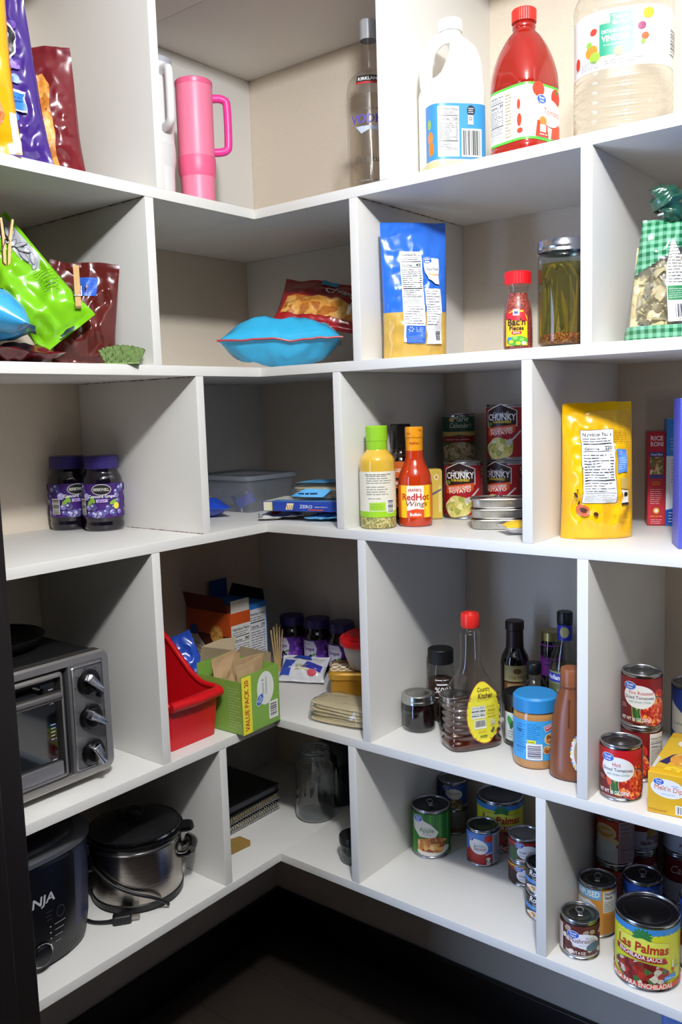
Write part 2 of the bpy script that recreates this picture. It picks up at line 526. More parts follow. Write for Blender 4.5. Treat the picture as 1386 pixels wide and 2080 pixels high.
# ------------------------------------------------------------------ the room
def structure(name, bm, m):
    o = obj(name, bm, m); o['kind'] = 'structure'; return o
def melamine():
    m, nt, b = newmat('white_melamine')
    b.inputs['Roughness'].default_value = .42
    tc = nt.nodes.new('ShaderNodeTexCoord')
    n = nt.nodes.new('ShaderNodeTexNoise'); n.inputs['Scale'].default_value = 500
    n2 = nt.nodes.new('ShaderNodeTexNoise'); n2.inputs['Scale'].default_value = 4
    for q in (n, n2): nt.links.new(tc.outputs['Object'], q.inputs['Vector'])
    mx = nt.nodes.new('ShaderNodeMix'); mx.data_type = 'RGBA'
    mx.inputs['A'].default_value = lin('DBD8D2'); mx.inputs['B'].default_value = lin('E6E3DE')
    nt.links.new(n2.outputs['Fac'], mx.inputs['Factor']); nt.links.new(mx.outputs['Result'], b.inputs['Base Color'])
    bp = nt.nodes.new('ShaderNodeBump'); bp.inputs['Strength'].default_value = .12; bp.inputs['Distance'].default_value = .0006
    nt.links.new(n.outputs['Fac'], bp.inputs['Height']); nt.links.new(bp.outputs[0], b.inputs['Normal'])
    return m
MEL = melamine()
WALL = M('DFD1BE', .75, 0, .04, .25, 220)
def planks():
    m, nt, b = newmat('dark_plank_floor'); b.inputs['Roughness'].default_value = .5
    tc = nt.nodes.new('ShaderNodeTexCoord')
    br = nt.nodes.new('ShaderNodeTexBrick'); br.inputs['Scale'].default_value = 1
    br.inputs['Brick Width'].default_value = 1.2; br.inputs['Row Height'].default_value = .18
    br.inputs['Mortar Size'].default_value = .0015; br.offset = .37
    br.inputs['Color1'].default_value = lin('3A312B'); br.inputs['Color2'].default_value = lin('463B33'); br.inputs['Mortar'].default_value = lin('201A16')
    nt.links.new(tc.outputs['Object'], br.inputs['Vector'])
    mp = nt.nodes.new('ShaderNodeMapping'); mp.inputs['Scale'].default_value = (3, 45, 1)
    n = nt.nodes.new('ShaderNodeTexNoise'); n.inputs['Scale'].default_value = 2.5; n.inputs['Detail'].default_value = 6
    nt.links.new(tc.outputs['Object'], mp.inputs[0]); nt.links.new(mp.outputs[0], n.inputs['Vector'])
    mx = nt.nodes.new('ShaderNodeMix'); mx.data_type = 'RGBA'; mx.blend_type = 'MULTIPLY'; mx.inputs['Factor'].default_value = .6
    nt.links.new(br.outputs['Color'], mx.inputs['A']); nt.links.new(n.outputs['Fac'], mx.inputs['B'])
    nt.links.new(mx.outputs['Result'], b.inputs['Base Color'])
    return m
structure('floor', box(-DEP-.1, 2.3, -2.6, DEP+.1, -.05, 0), planks())
structure('ceiling', box(-DEP-.1, 2.3, -2.6, DEP+.1, 2.5, 2.55), M('E9E6DF', .8, 0, .02, .2, 150))
structure('wall_left', box(-DEP-.1, -DEP, -.90, DEP+.1, 0, 2.5), WALL)
structure('wall_doorway', box(-DEP, 0, -.90, -.805, 0, 2.5), WALL)
structure('wall_back', box(-DEP, 2.3, DEP, DEP+.1, 0, 2.5), WALL)
BB = M('1A1310', .35, 0, .15, 0, 30)
structure('baseboard_left', box(-DEP, -DEP+.014, -.805, DEP, 0, .108, .003), BB)
structure('baseboard_back', box(-DEP+.014, 2.3, DEP-.014, DEP, 0, .108, .003), BB)
ESP = M('100A08', .45, 0, .2, .05, 25)
bm = bmesh.new()
addbox(bm, .004, .03, -.70, -.6175, 0, 2.1, 0, .003)
addbox(bm, .004, .05, -.80, -.665, 0, 2.1, 0, .004)
structure('trim_1', bm, ESP)

# shelving along the left wall
TOPZ = 2.2+ZO
def unit(name, label):
    return thing(name, label, 'shelving', 0, 0, -.0005)
left_unit = unit('shelving_unit', 'white melamine pantry shelving along the left wall, with chip bags and appliances')
right_unit = unit('shelving_unit', 'white melamine pantry shelving along the back wall, with cans, bottles and jars')
YL = -.80
XR = 1.75
def board(name, u, x0, x1, y0, y1, z0, z1): return obj(name, box(x0, x1, y0, y1, z0, z1, .0007), MEL, u)
for z in (SA, SB, SD3, SD, SE, TOPZ+TH):
    own = z in (SE, SB)                    # the board that runs through into the corner
    board('shelf', left_unit, -DEP+.0005, 0, YL, DEP-.0005 if own else 0, z-TH, z)
    board('shelf', right_unit, .0003 if own else -DEP+.0005, XR, 0 if own else .0006, DEP-.0005, z-TH, z)
def ldiv(y, z0, z1): board('divider', left_unit, -DEP+.0005, -.0005, y, y+TH, z0+.0002, z1-TH-.0002)   # y = near face
def rdiv(x, z0, z1): board('divider', right_unit, x-TH, x, .0005, DEP-.0005, z0+.0002, z1-TH-.0002)    # x = right face
ldiv(-.250, SA, TOPZ+TH); ldiv(-.2796, SB, SA); ldiv(-.1794, SD3, SB); ldiv(-.310, SD, SD3); ldiv(-.166, SE, SD)
rdiv(.3335, SA, TOPZ+TH)
for x, z0, z1 in ((.2622, SB, SA), (.7145, SB, SA), (.2097, SD3, SB), (.6121, SD3, SB), (.2587, SD, SD3), (.7095, SD, SD3), (.2195, SE, SD), (.6339, SE, SD)): rdiv(x, z0, z1)
# chipped edges along some joints
CHIPPED = M('6A4A36', .9, 0, .5, .5, 200)
def chips(u, p, q, seed, name='chipped_edge'):
    rnd = random.Random(seed); p, q = Vector(p), Vector(q); d = q-p; bm = bmesh.new(); t = 0.; pts = []; rad = []
    while t < 1: pts.append(tuple(p+d*t)); rad.append(rnd.choice((.0002, .0004, .0008, .0013))); t += rnd.uniform(.012, .03)
    addtube(bm, pts, rad, 5, 0, True, 1); obj(name, bm, CHIPPED, u)
chips(right_unit, (.2624, .004, SA-TH-.0004), (.2624, .372, SA-TH-.0004), 1)
chips(left_unit, (-.004, -.2798, SA-TH-.0004), (-.372, -.2798, SA-TH-.0004), 2)
chips(left_unit, (-.004, -.1796, SB-TH-.0004), (-.372, -.1796, SB-TH-.0004), 3)
chips(left_unit, (-.001, -.1796, SD3+.0004), (-.24, -.1796, SD3+.0004), 4)
# panels lining the corner
for z0, z1 in ((SA, TOPZ+TH), (SD3, SB), (SE, SD)): board('back_panel', right_unit, -DEP+.0005, -DEP+TH, .0005, DEP-.0005, z0+.0002, z1-TH-.0002)
for z0, z1 in ((SB, SA), (SD, SD3)): board('back_panel', left_unit, -DEP+.0005, -.0005, DEP-TH, DEP-.0005, z0+.0002, z1-TH-.0002)
# ------------------------------------------------------------------ kinds of things
def settle(root, z):
    """lower or lift a tilted thing until its lowest point rests at height z"""
    mb = root.matrix_basis; lo = 9
    for c in root.children:
        for d in [c]+list(c.children):
            for v in d.data.vertices: lo = min(lo, (mb @ v.co).z)
    root.location.z += z-lo+.0004
def tilt(root, rx=0., ry=0.):
    root.rotation_euler = (math.radians(rx), math.radians(ry), root.rotation_euler[2])
LABR = .0004
def can(x, y, z, r, h, label, art=None, turn=0., tab=False, name='food_can', cat='can', group=None, lid='8C8C90', rim='B4B4B8'):
    o = thing(name, label, cat, x, y, z, toward(x, y, turn), group)
    q = r-.0012
    pr = [(0, .0025), (q-.004, .0025), (q-.003, .0008), (q-.0016, 0), (q+.0006, .0004), (q+.0012, .0018), (q+.0006, .0034), (q-.0006, .0044), (q-.0004, .006)]
    n = 9
    for i in range(n+1):
        zz = .012+(h-.024)*i/n
        pr.append((q-(.0004 if i % 2 else 0), zz))
    pr += [(q-.0004, h-.006), (q-.0006, h-.0044), (q+.0006, h-.0034), (q+.0012, h-.0018), (q+.0004, h), (q-.0012, h-.0002), (q-.0024, h-.0016), (q-.0028, h-.004)]
    obj('body', lathe(pr, 48), steel(rim, .26), o)
    l = [(q-.0028, h-.004), (q-.005, h-.0045), (q-.0066, h-.0036), (q-.009, h-.0042), (q-.012, h-.0042), (q-.0135, h-.0034), (q-.015, h-.0042), (0, h-.0042)]
    obj('lid', lathe(l, 48), steel(lid, .32), o)
    if tab:
        bm = bmesh.new()
        R = .0085
        ring = [(-q*.30+R*math.cos(t)*1.2, R*.75*math.sin(t), h-.0022) for t in [2*PI*i/16 for i in range(17)]]
        addtube(bm, ring, .0011, 8, 0, False, 1)
        addbox(bm, -q*.12, q*.28, -.0045, .0045, h-.0034, h-.0016, 0, .0006)
        addlathe(bm, [(0, h-.0040), (.003, h-.0040), (.003, h-.0012), (.0022, h-.0008), (0, h-.0008)], 12, q*.12, 0)
        t = obj('pull_tab', bm, steel('C8C8CA', .22), o)
    if art:
        s = Sheet(); sf = cyl(r-.0008, 0, h)
        art(s, r, h)
        s.build('paper_label', o, sf.pt, .0045, None, .0006)
    return o
def wrap(s, r, h, col, e=.0075):
    s.rect(-PI*r, e, PI*r, h-e, col)
def lidrib(r, z0, z1, n=60, top=.0015):
    bm = bmesh.new(); seg = n*2
    L = []
    for z, k in ((z0, 1), (z1-top, 1), (z1, 0)):
        row = []
        for i in range(seg):
            rr = r-(.0006 if i % 2 else 0) if k else r-top
            row.append(bm.verts.new((rr*math.cos(2*PI*i/seg), rr*math.sin(2*PI*i/seg), z)))
        L.append(row)
    for a, b in zip(L, L[1:]):
        for i in range(seg): bm.faces.new((a[i], a[(i+1) % seg], b[(i+1) % seg], b[i]))
    bm.faces.new(L[0][::-1]); bm.faces.new(L[-1])
    return bm
def carton(x, y, z, dx, dy, dz, rz, label, col, name='food_box', cat='box', group=None, bev=.0012, var=.05):
    o = thing(name, label, cat, x, y, z, rz, group)
    obj('carton', box(-dx/2, dx/2, -dy/2, dy/2, 0, dz, bev), M(col, .38, 0, var), o)
    return o
def mason(o, R, h, fill=None, fillh=None, lid=True, neck=None, ring='C2C2C4', disc='A9A9AB', lidh=.018, seg=44):
    """glass jar parts on thing o: wall, screw ring with disc, contents"""
    nr = neck or R*.84
    rows = [(0, R*.80), (.003, R*.90), (.010, R), (h*.25, R), (h*.62, R), (h-.034, R*.99), (h-.024, nr+.002), (h-.018, nr), (h, nr)]
    sf = Rev(rows, 4)
    obj('glass_wall', sf.bm(seg, (True, not lid and False)), clear('EDF3F1', .02), o, 60)
    if fill:
        fz = fillh or h-.03
        obj('contents', sf.bm(seg, (True, True), .003, fz, -.0022), fill, o, 60)
    if lid:
        bm = bmesh.new()
        q = nr+.0022
        pr = [(q-.001, h-lidh+.002), (q+.0012, h-lidh+.001), (q+.0006, h-lidh+.004), (q, h-lidh+.006), (q+.0008, h-lidh+.009), (q, h-lidh+.012), (q, h+.0015), (q-.001, h+.0026), (q-.006, h+.0026)]
        addlathe(bm, pr, 72)
        k = obj('screw_ring', bm, steel(ring, .25), o, 30)
        d = obj('lid_disc', lathe([(q-.006, h+.0024), (q-.008, h+.0016), (q*.55, h+.0016), (q*.5, h+.0022), (0, h+.0022)], 40), steel(disc, .3), o)
    return sf
def clothespin(x, y, z, rot, label):
    """wooden spring peg, jaws down"""
    o = thing('clothespin', label, 'clothespin', x, y, z); o.rotation_euler = rot
    wood = M('D8AE74', .6, 0, .15, .1, 90)
    for s in (-1, 1):
        pr = [(s*.0012, -.034), (s*.0052, -.030), (s*.0065, -.004), (s*.0068, .006), (s*.0105, .038), (s*.0075, .039), (s*.0024, .006), (s*.0018, -.006)]
        bm = bmesh.new()
        a = [bm.verts.new((-.005, p, q)) for p, q in pr]; b = [bm.verts.new((.005, p, q)) for p, q in pr]
        bm.faces.new(a); bm.faces.new(b[::-1])
        for i in range(len(pr)): bm.faces.new((a[i], b[i], b[(i+1) % len(pr)], a[(i+1) % len(pr)]))
        bmesh.ops.recalc_face_normals(bm, faces=bm.faces)
        obj('jaw', bm, wood, o, 30)
    bm = bmesh.new()
    addtube(bm, [(.006*math.cos(0)-.006+(-.007+.014*i/40), .0036*math.cos(i*.95), .004+.0036*math.sin(i*.95)) for i in range(41)], .0008, 6, 0, True, 1)
    addtube(bm, [(-.0065, .003, .004), (-.0066, .0075, -.012), (.0066, .0075, -.012)], .0008, 6, 0, True, 1)
    addtube(bm, [(.0065, -.003, .004), (.0066, -.0075, -.012), (-.0066, -.0075, -.012)], .0008, 6, 0, True, 1)
    obj('spring', bm, steel('8A8A8A', .3), o)
    return o
def jelly(x, y, z, turn, label, group, k=1., plain=False):
    o = thing('jelly_jar', label, 'jar', x, y, z, toward(x, y, turn), group)
    sf = Rev([(v*k, r*k) for v, r in ((0, .036), (.003, .039), (.012, .041), (.020, .0395), (.026, .041), (.09, .041), (.102, .041), (.112, .0385), (.122, .034), (.128, .0335), (.136, .0335))], 3)
    obj('jar_body', sf.bm(44), M('120C1A', .07, 0, 0, 0, 60, .6), o, 60)
    obj('cap', lidrib(.0355*k, .128*k, .154*k, 44), M('2F2468', .35), o)
    s = Sheet(); s.rect(-.10, .028, .10, .098, '3E1B6B' if not plain else '5A2A92')
    gr = ('7F78B4', '5A5598', 'A7A2CF', '4A4688') if not plain else ('6A35A0', '8A58C0', '4A2280', '7A45B0')
    rnd = random.Random(4)
    for i in range(56):
        u = rnd.uniform(-.098, .098)
        v = rnd.uniform(.030, .052) if abs(u) < .022 else rnd.uniform(.030, .094) if abs(u) > .03 else rnd.uniform(.03, .056)
        q = rnd.uniform(.005, .008)
        v = max(.028+q, min(.098-q, v))
        s.ell(u, v, q, q, gr[i % 4], n=12)
        s.ell(u-q*.3, v+q*.3, q*.35, q*.3, 'CFCBE6' if not plain else '9A70D0', n=8)
        s.lay = min(s.lay-1, 24)
    s.lay = 26
    if plain:
        s.poly([(-.032, .095), (.004, .095), (.012, .075), (.006, .034), (-.032, .034)], 'C9C4DA')
        s.text('Grape', -.012, .068, .0105, '3A1A70', w=.034, bold=True); s.words(-.03, .082, .0, .09, 2, '7A6A9A', 3)
        for u, v in ((-.006, .052), (-.013, .047), (0, .045), (-.007, .04)): s.ell(u, v, .005, .005, '2A2050', n=12)
        s.ell(.004, .057, .007, .003, '5A9A40', .5)
    else:
        for u, v, ro in ((-.024, .060, .8), (-.018, .066, 2.), (.022, .06, .5)): s.ell(u, v, .008, .004, '7FA83F', ro)
        s.ell(0, .086, .019, .0115, 'C9C6C0'); s.ell(0, .086, .0175, .010, '1A1A1C')
        s.text('BERRYHILL', 0, .0835, .0062, 'D8D4C8', w=.030, bold=True)
        s.text('Concord Grape', 0, .0695, .0066, 'F0EDF5', w=.052, bold=True)
        s.rect(-.011, .060, .011, .0665, 'B9A5D8'); s.text('JELLY', 0, .0615, .0035, '3E1B6B', w=.014, bold=True)
        s.ell(.028, .052, .006, .007, 'E8D74A')
        s.bars(-.050, .036, -.036, .066, INK, 5, False, 'C8C4C0')
    pt = (lambda u, v, q: sf.pt(u*k, v*k, q))
    s.build('paper_label', o, pt, .0045, None, .0006)
    return o
def pose(o, ccw, *rest):
    """stand in the last rotations, turn ccw degrees as the viewer sees it, keep the heading"""
    m = Matrix.Rotation(o.rotation_euler[2], 3, 'Z') @ Matrix.Rotation(math.radians(ccw), 3, 'X')
    for ax, a in rest: m = m @ Matrix.Rotation(math.radians(a), 3, ax)
    o.rotation_euler = m.to_euler()
def lying(o): o.rotation_euler = (0, math.radians(-90), o.rotation_euler[2])
FRUIT = ['B4231C', 'D8452C', 'E06A3C', '9A1A14', 'C93A24', 'EE9A4A']
# ================================================================== highest shelf
def chipbag(x, y, z, w, h, t, turn, col, label, seed, **k):
    o = thing('chip_bag', label, 'bag', x, y, z, toward(x, y, turn))
    b = Bag(w, h, t, seed, k.pop('wr', .006), **k)
    mat = M(col, .22, 0, .06, .12, 40, .3)
    bagpart(o, b, mat, 'foil_bag')
    return o, b
CHIP = food(['D99A45', 'C67F2E', 'E2AC5C', 'B86A24'], 60)
o, b = chipbag(-.12, -.412, SA, .165, .225, .06, -12, '6E1E24', 'maroon bag of corn chips leaning by the divider on the highest left shelf', 3, topw=.8)
s = Sheet()
s.poly([(-.03, .004), (-.01, .05), (-.025, .12), (-.005, .170), (.022, .178), (.036, .158), (.034, .12), (.042, .08), (.038, .04), (.044, .005)], CHIP)
s.ell(-.012, .080, .036, .056, '6E86C8', .3); s.ell(-.012, .080, .033, .052, 'D8E0F0', .3)
s.build('front_print', o, b.pt, .006, .006, .0010, .0004)
s = Sheet(); s.rect(-.02, .01, .018, .11, WHITE); s.words(-.018, .015, .016, .105, 16, INK, 8)
s.build('back_print', o, lambda u, v, q: b.S(.80+u*2, v/.215, -1)+Vector((-q, q*.6, 0)), .006, .006, .0010, .0003)
o, b = chipbag(-.080, -.510, SA, .17, .288, .06, -6, '40267A', 'purple bag of snack chips between the yellow and the maroon bags', 8, topw=.60, bow=-.01)
s = Sheet()
rnd = random.Random(6)
for i in range(34):
    u, v = rnd.uniform(-.065, .065), rnd.uniform(.02, .24)
    s.ell(u*(1-v), v, rnd.uniform(.008, .015), rnd.uniform(.004, .009), ('6D4BA8', '8A6BC0', '3E6FD0', '563594')[i % 4], rnd.uniform(-1, 1), 14); s.lay = min(s.lay, 8)
s.lay = 12
s.ell(.026, .195, .026, .036, 'E9E7F0', -.3); s.ell(.026, .195, .022, .032, '191522', -.3); s.ell(.028, .20, .009, .015, 'E9E7F0', -.3)
s.rect(-.05, .085, .058, .118, 'E4E8F2'); s.rect(-.05, .088, .056, .115, '2F7AD8'); s.words(.015, .098, .052, .110, 2, '1B4E98', 3)
s.words(.0, .008, .05, .02, 1, 'E9E7F0', 4)
s.build('front_print', o, b.pt, .006, .006, .0010, .0004)
o, b = chipbag(-.040, -.612, SA, .20, .40, .07, 0, 'F0A512', 'tall yellow bag of pork rinds, leftmost on the highest shelf', 5, topw=.9)
s = Sheet(); s.ell(.04, .07, .035, .055, food(['C8743A', 'D98E55', 'B45A2A', 'E3B080'], 70), .3, wob=.1); s.rect(.088, .002, .098, .06, 'EDEAE4')
s.build('front_print', o, b.pt, .006, .006, .0010, .0004)

# tumblers
def tumbler(x, y, turn, label, c1, c2, c3, cl, h=.28):
    o = thing('tumbler', label, 'tumbler', x, y, SA, toward(x, y, turn))
    k = h/.28
    up = [(0, 0), (.032, 0), (.0345, .002), (.0352, .06*k), (.0362, .085*k), (.0392, .098*k), (.0397, .120*k), (.0385, .130*k), (.0378, .140*k)]
    obj('base', lathe([(0, 0), (.031, 0), (.0338, .002), (.0352, .07*k), (.0362, .085*k)], 48), M(c2, .4), o)
    obj('collar', lathe([(.0362, .085*k), (.0392, .096*k), (.0397, .118*k), (.0386, .126*k)], 48), M(c1, .4), o)
    obj('cup', lathe([(.0386, .126*k), (.0378, .132*k), (.0382, .2*k), (.0386, h-.012)], 48), M(c2, .38), o)
    obj('lid', lathe([(.0386, h-.012), (.0392, h-.010), (.0392, h-.002), (.037, h), (.031, h-.001), (.03, h-.005), (0, h-.005)], 48), M(cl, .35), o)
    pts = [(0, .034, h-.032), (0, .050, h-.030), (0, .0625, h-.033), (0, .0685, h-.045), (0, .0685, h-.120), (0, .064, h-.134), (0, .050, h-.139), (0, .034, h-.140)]
    obj('handle', tube([(x_, y_, z_) for x_, y_, z_ in pts], .0085, 12), M(c3, .35), o)
    return o
tumbler(-.150, -.010, 8, 'pink insulated tumbler with a hot pink handle, in the corner', 'F0668E', 'F584A2', 'F0409A', 'F0668E')
tumbler(-.175, -.098, -62, 'white insulated tumbler with grey lid, half hidden behind the pink one', 'DEDDDC', 'E6E5E4', 'EDECEB', 'B9BBC6', .305)

# vodka
o = thing('vodka_bottle', 'tall clear vodka bottle half hidden behind the top right divider', 'bottle', .188, .15, SA, toward(.188, .15, 0))
sf = Rev([(0, .040), (.004, .0455), (.02, .046), (.12, .046), (.215, .0455), (.232, .043), (.246, .034), (.256, .022), (.266, .0165), (.30, .015), (.318, .015)], 4)
obj('glass_wall', sf.bm(48, (True, True)), clear('FDFDFC', .02), o, 60)
obj('spirit', sf.bm(40, (True, True), .012, .205, -.004), clear('F9F7F1', .05, 0, .5), o, 60)
obj('cap', lathe([(.0165, .316), (.0168, .352), (.015, .354), (0, .354)], 28), M('B9BCC0', .3, .4), o)
obj('base_glass', lathe([(0, .001), (.038, .001), (.043, .006), (.041, .011), (0, .012)], 36), clear('C9C8C4', .05, .25), o)
s = Sheet(); s.rect(-.028, .224, .028, .238, '1C1A1C'); s.rect(-.028, .221, .028, .2255, 'B22B2B'); s.text('KIRKLAND', 0, .228, .0065, WHITE, w=.048, bold=True)
s.text('AMERICAN', 0, .172, .005, '6A6258', w=.045); s.text('VODKA', 0, .148, .017, '5A4FB0', w=.082, bold=True)
s.poly([(-.03, .142), (.03, .142), (.02, .132), (.0, .136), (-.018, .128)], 'B9C4DC')
s.text('Signature', .0, .074, .013, '55504A', w=.062); s.words(-.03, .035, .03, .045, 1, '77706A', 3)
s.build('printed_label', o, sf.pt, .0045, None, .0006)

# white jug
o = thing('juice_jug', 'white plastic jug with blue label and moulded handle, left of the tomato juice', 'jug', .407, .10, SA, toward(.407, .10, -72))
HD = M('F1EFE8', .38, 0, 0, 0, 60, 0, .25)
R = .0535
sf = Rev([(0, R*.86, R*.86, 3, 0), (.004, R*.96, R*.96, 3.5, 0), (.015, R, R, 4.5, 0), (.15, R, R, 4.5, 0), (.160, R*.98, R*.98, 4, 0), (.172, R*.84, R*.95, 3.2, -.009), (.195, R*.62, R*.86, 2.8, -.019), (.222, R*.44, R*.68, 2.4, -.021), (.240, R*.32, R*.44, 2.2, -.013), (.248, .0185, .0185, 2, -.002), (.262, .0175, .0175, 2, 0)], 4)
obj('jug_body', sf.bm(64, (False, True), .022), HD, o, 60)
obj('juice', sf.bm(64, (True, False), None, .022), M('DDD39C', .35), o, 60)
obj('handle', tube([(.002, 0, .248), (.020, 0, .243), (.038, 0, .225), (.046, 0, .195), (.046, 0, .165), (.042, 0, .15)], [.012, .011, .0110, .011, .0115, .012, .012], 14), HD, o)
obj('cap', lidrib(.0215, .256, .276, 36), M('F4F2EE', .4), o)
s = Sheet(); F = sf.per/4
s.rect(F-.075, .024, F+.050, .118, '3F8FD0')
s.ell(F-.058, .062, .007, .011, 'F28A2A'); s.ell(F-.056, .043, .007, .012, 'EE7E22'); s.ell(F-.06, .085, .005, .009, '9CC04A')
s.nutri(F-.042, .028, F-.004, .113, '120', 2)
s.ell(F+.018, .106, .0075, .0085, '1E2A3C'); s.words(F+.013, .101, F+.023, .111, 3, WHITE, 4, .7, .1)
s.rect(F+.012, .082, F+.022, .098, WHITE); s.ell(F+.017, .092, .0035, .0035, '4A4A4A', n=6); s.ell(F+.017, .092, .002, .002, WHITE, n=6)
s.bars(F+.003, .03, F+.034, .072, INK, 9)
s.build('paper_label', o, sf.pt, .0045, None, .0008)

# tomato juice
o = thing('juice_bottle', 'big red tomato juice bottle with red cap on the top shelf', 'bottle', .552, .10, SA, toward(.552, .10, -40))
R = .0485
sf = Rev([(0, R*.88, R*.88, 3.2), (.004, R*.97, R*.97, 3.6), (.014, R, R, 4), (.022, R, R, 4), (.026, R*.975, R*.975, 4), (.030, R*.975, R*.975, 4), (.034, R*.985, R*.985, 4), (.118, R*.985, R*.985, 4), (.122, R*1.01, R*1.01, 3.8), (.135, R*1.01, R*1.01, 3.5), (.158, R*.96, R*.96, 3), (.185, R*.80, R*.80, 2.5), (.206, R*.58, R*.58, 2.1), (.219, .0185, .0185, 2), (.222, .0195, .0195, 2), (.226, .0195, .0195, 2), (.228, .0175, .0175, 2), (.235, .0175, .0175, 2)], 3)
obj('bottle_body', sf.bm(72), M('981F15', .12, 0, .1, 0, 20, .5), o, 60)
obj('cap', lidrib(.0208, .231, .252, 40), M('D42A1C', .4), o)
F = sf.per/4; s = Sheet()
s.rect(-.046, .028, sf.per-.046-.002, .118, '58C440'); s.rect(-.040, .032, F+.040, .114, 'F0E9DC')
s.nutri(-.037, .036, -.003, .111, '50', 4); s.words(.0, .036, .016, .108, 14, 'B7A36A', 3, .5, .4)
s.ell(.028, .085, .003, .008, 'D8442C'); s.ell(.029, .06, .004, .010, 'D8442C'); s.ell(.03, .043, .005, .004, 'D8442C')
s.ell(F-.022, .108, .013, .012, 'D9402A', n=24); s.ell(F+.022, .100, .0125, .014, 'C8301C'); s.ell(F+.022, .108, .004, .003, '4A7A2C', n=8)
s.poly([(F-.03, .033), (F+.002, .033), (F-.004, .06), (F-.026, .058)], 'D9402A'); s.poly([(F+.008, .033), (F+.035, .033), (F+.034, .056), (F+.012, .055)], 'D24A30')
s.ell(F+.006, .073, .029, .022, 'F6F2EA', -.2); s.text('Tomato', F+.010, .069, .0105, 'C4392E', w=.042, rot=-.06)
s.great(F-.016, .092, .021); s.ell(F-.013, .058, .009, .007, 'E0873C'); s.rect(F-.021, .04, F-.006, .052, 'EBDCC8'); s.words(F-.022, .034, F-.002, .04, 1, WHITE, 5)
s.build('paper_label', o, sf.pt, .0045, None, .0006)

# vinegar
o = thing('vinegar_jug', 'large clear vinegar jug with white label at the right end of the top shelf', 'jug', .712, .13, SA, toward(.712, .13, 0))
R = .0775; rows = [(0, R*.86, R*.86, 2.4), (.004, R*.95, R*.95, 2.6), (.014, R, R, 2.8)]
z = .020
while z < .096:
    rows += [(z, R, R, 2.7), (z+.005, R*.965, R*.965, 2.7), (z+.010, R, R, 2.7)]; z += .0145
rows += [(.103, R*.975, R*.975, 2.6), (.192, R*.975, R*.975, 2.6), (.197, R, R, 2.6), (.205, R*.97, R*.97, 2.6), (.213, R, R, 2.6), (.225, R*.95, R*.95, 2.5), (.255, R*.66, R*.66, 2.2), (.28, .022, .022, 2), (.300, .021, .021, 2)]
sf = Rev(rows, 2)
obj('clear_wall', sf.bm(64, (True, True)), clear('FBFBF9', .03), o, 60)
obj('cap', lidrib(.0245, .292, .315, 40), M('F2F2F2', .4), o)
s = Sheet(); s.rect(-.115, .104, .115, .191, 'EFEDE4')
s.rect(-.038, .122, .016, .172, 'C8B68A'); s.rect(-.0365, .1235, .0145, .1705, '1E8C6C')
s.rect(-.020, .165, .012, .184, '14765C'); s.text('Tuscan', -.004, .1755, .006, WHITE, w=.025, bold=True); s.text('Garden', -.004, .1675, .006, WHITE, w=.025, bold=True)
s.text('DISTILLED WHITE', -.011, .156, .005, WHITE, w=.044, bold=True); s.text('VINEGAR', -.011, .144, .009, WHITE, w=.044, bold=True); s.words(-.03, .137, .008, .141, 1, 'CFE8DF', 2)
for u, v, a, c in ((-.050, .134, .011, 'E8862E'), (-.044, .124, .009, '8FB83C'), (-.054, .145, .005, '7FB040'), (-.046, .162, .006, 'D83A2A'), (.038, .178, .009, 'F0C030'), (.028, .160, .0065, '8A2A58'), (.033, .145, .006, 'E05A30'), (.03, .137, .004, '7FB040'), (-.006, .128, .008, 'E8862E')): s.ell(u, v, a, a*.85, c, .3, 16)
s.words(-.070, .108, -.035, .120, 4, '70707A', 6); s.words(-.028, .11, .04, .118, 2, '9A9A9A', 7); s.ell(-.079, .124, .006, .009, 'D83A2A')
s.bars(.082, .125, .108, .16, '3A3440', 4, False)
s.build('paper_label', o, sf.pt, .005, None, .0008)
# ================================================================== second shelf
# bags on the left
o, b = chipbag(-.13, -.338, SB, .115, .188, .06, -5, '5A1C18', 'maroon chip bag with blue patch, folded shut under a wooden clothespin', 12, topw=1.08, wr=.010, fold=6)
s = Sheet(); s.rect(-.014, .126, .022, .160, '2F62C8'); s.words(-.012, .129, .020, .158, 7, '234CA8', 2, .3)
s.poly([(-.055, .10), (-.03, .115), (-.034, .09), (-.05, .085)], 'C9C6CC'); s.ell(-.016, .112, .009, .008, '8FA3A0', wob=.2)
s.build('front_print', o, b.pt, .006, .006, .0011, .0004)
tilt(o, -4); settle(o, SB)
o.location.z += .0
o, b = chipbag(-.092, -.392, SB, .118, .225, .05, -4, '7CC41C', 'lime green chip bag slumped sideways, clipped with a clothespin', 21, topw=.9, wr=.010, fold=5)
s = Sheet()
s.poly([(.005, .222), (.05, .222), (.054, .13), (.036, .118), (.022, .15), (.022, .19)], 'B4B6BC')
for i in range(9): s.ell(.036+.005*math.sin(i*2.2), .128+i*.0095, .011, .0042, '6E7078', .6+i*.5, 16); s.ell(.036+.005*math.sin(i*2.2), .128+i*.0095, .0095, .0031, 'C2C4CA', .6+i*.5, 16)
s.words(.018, .070, .052, .115, 9, '33511A', 3, .35, .3, -.1); s.text('Hint', .03, .206, .008, '2A2A2E', bold=True, rot=.2)
s.ell(.0, .006, .016, .008, '3A4A50')
s.build('front_print', o, b.pt, .006, .006, .0011, .0004)
tilt(o, 37); settle(o, SB+.020)
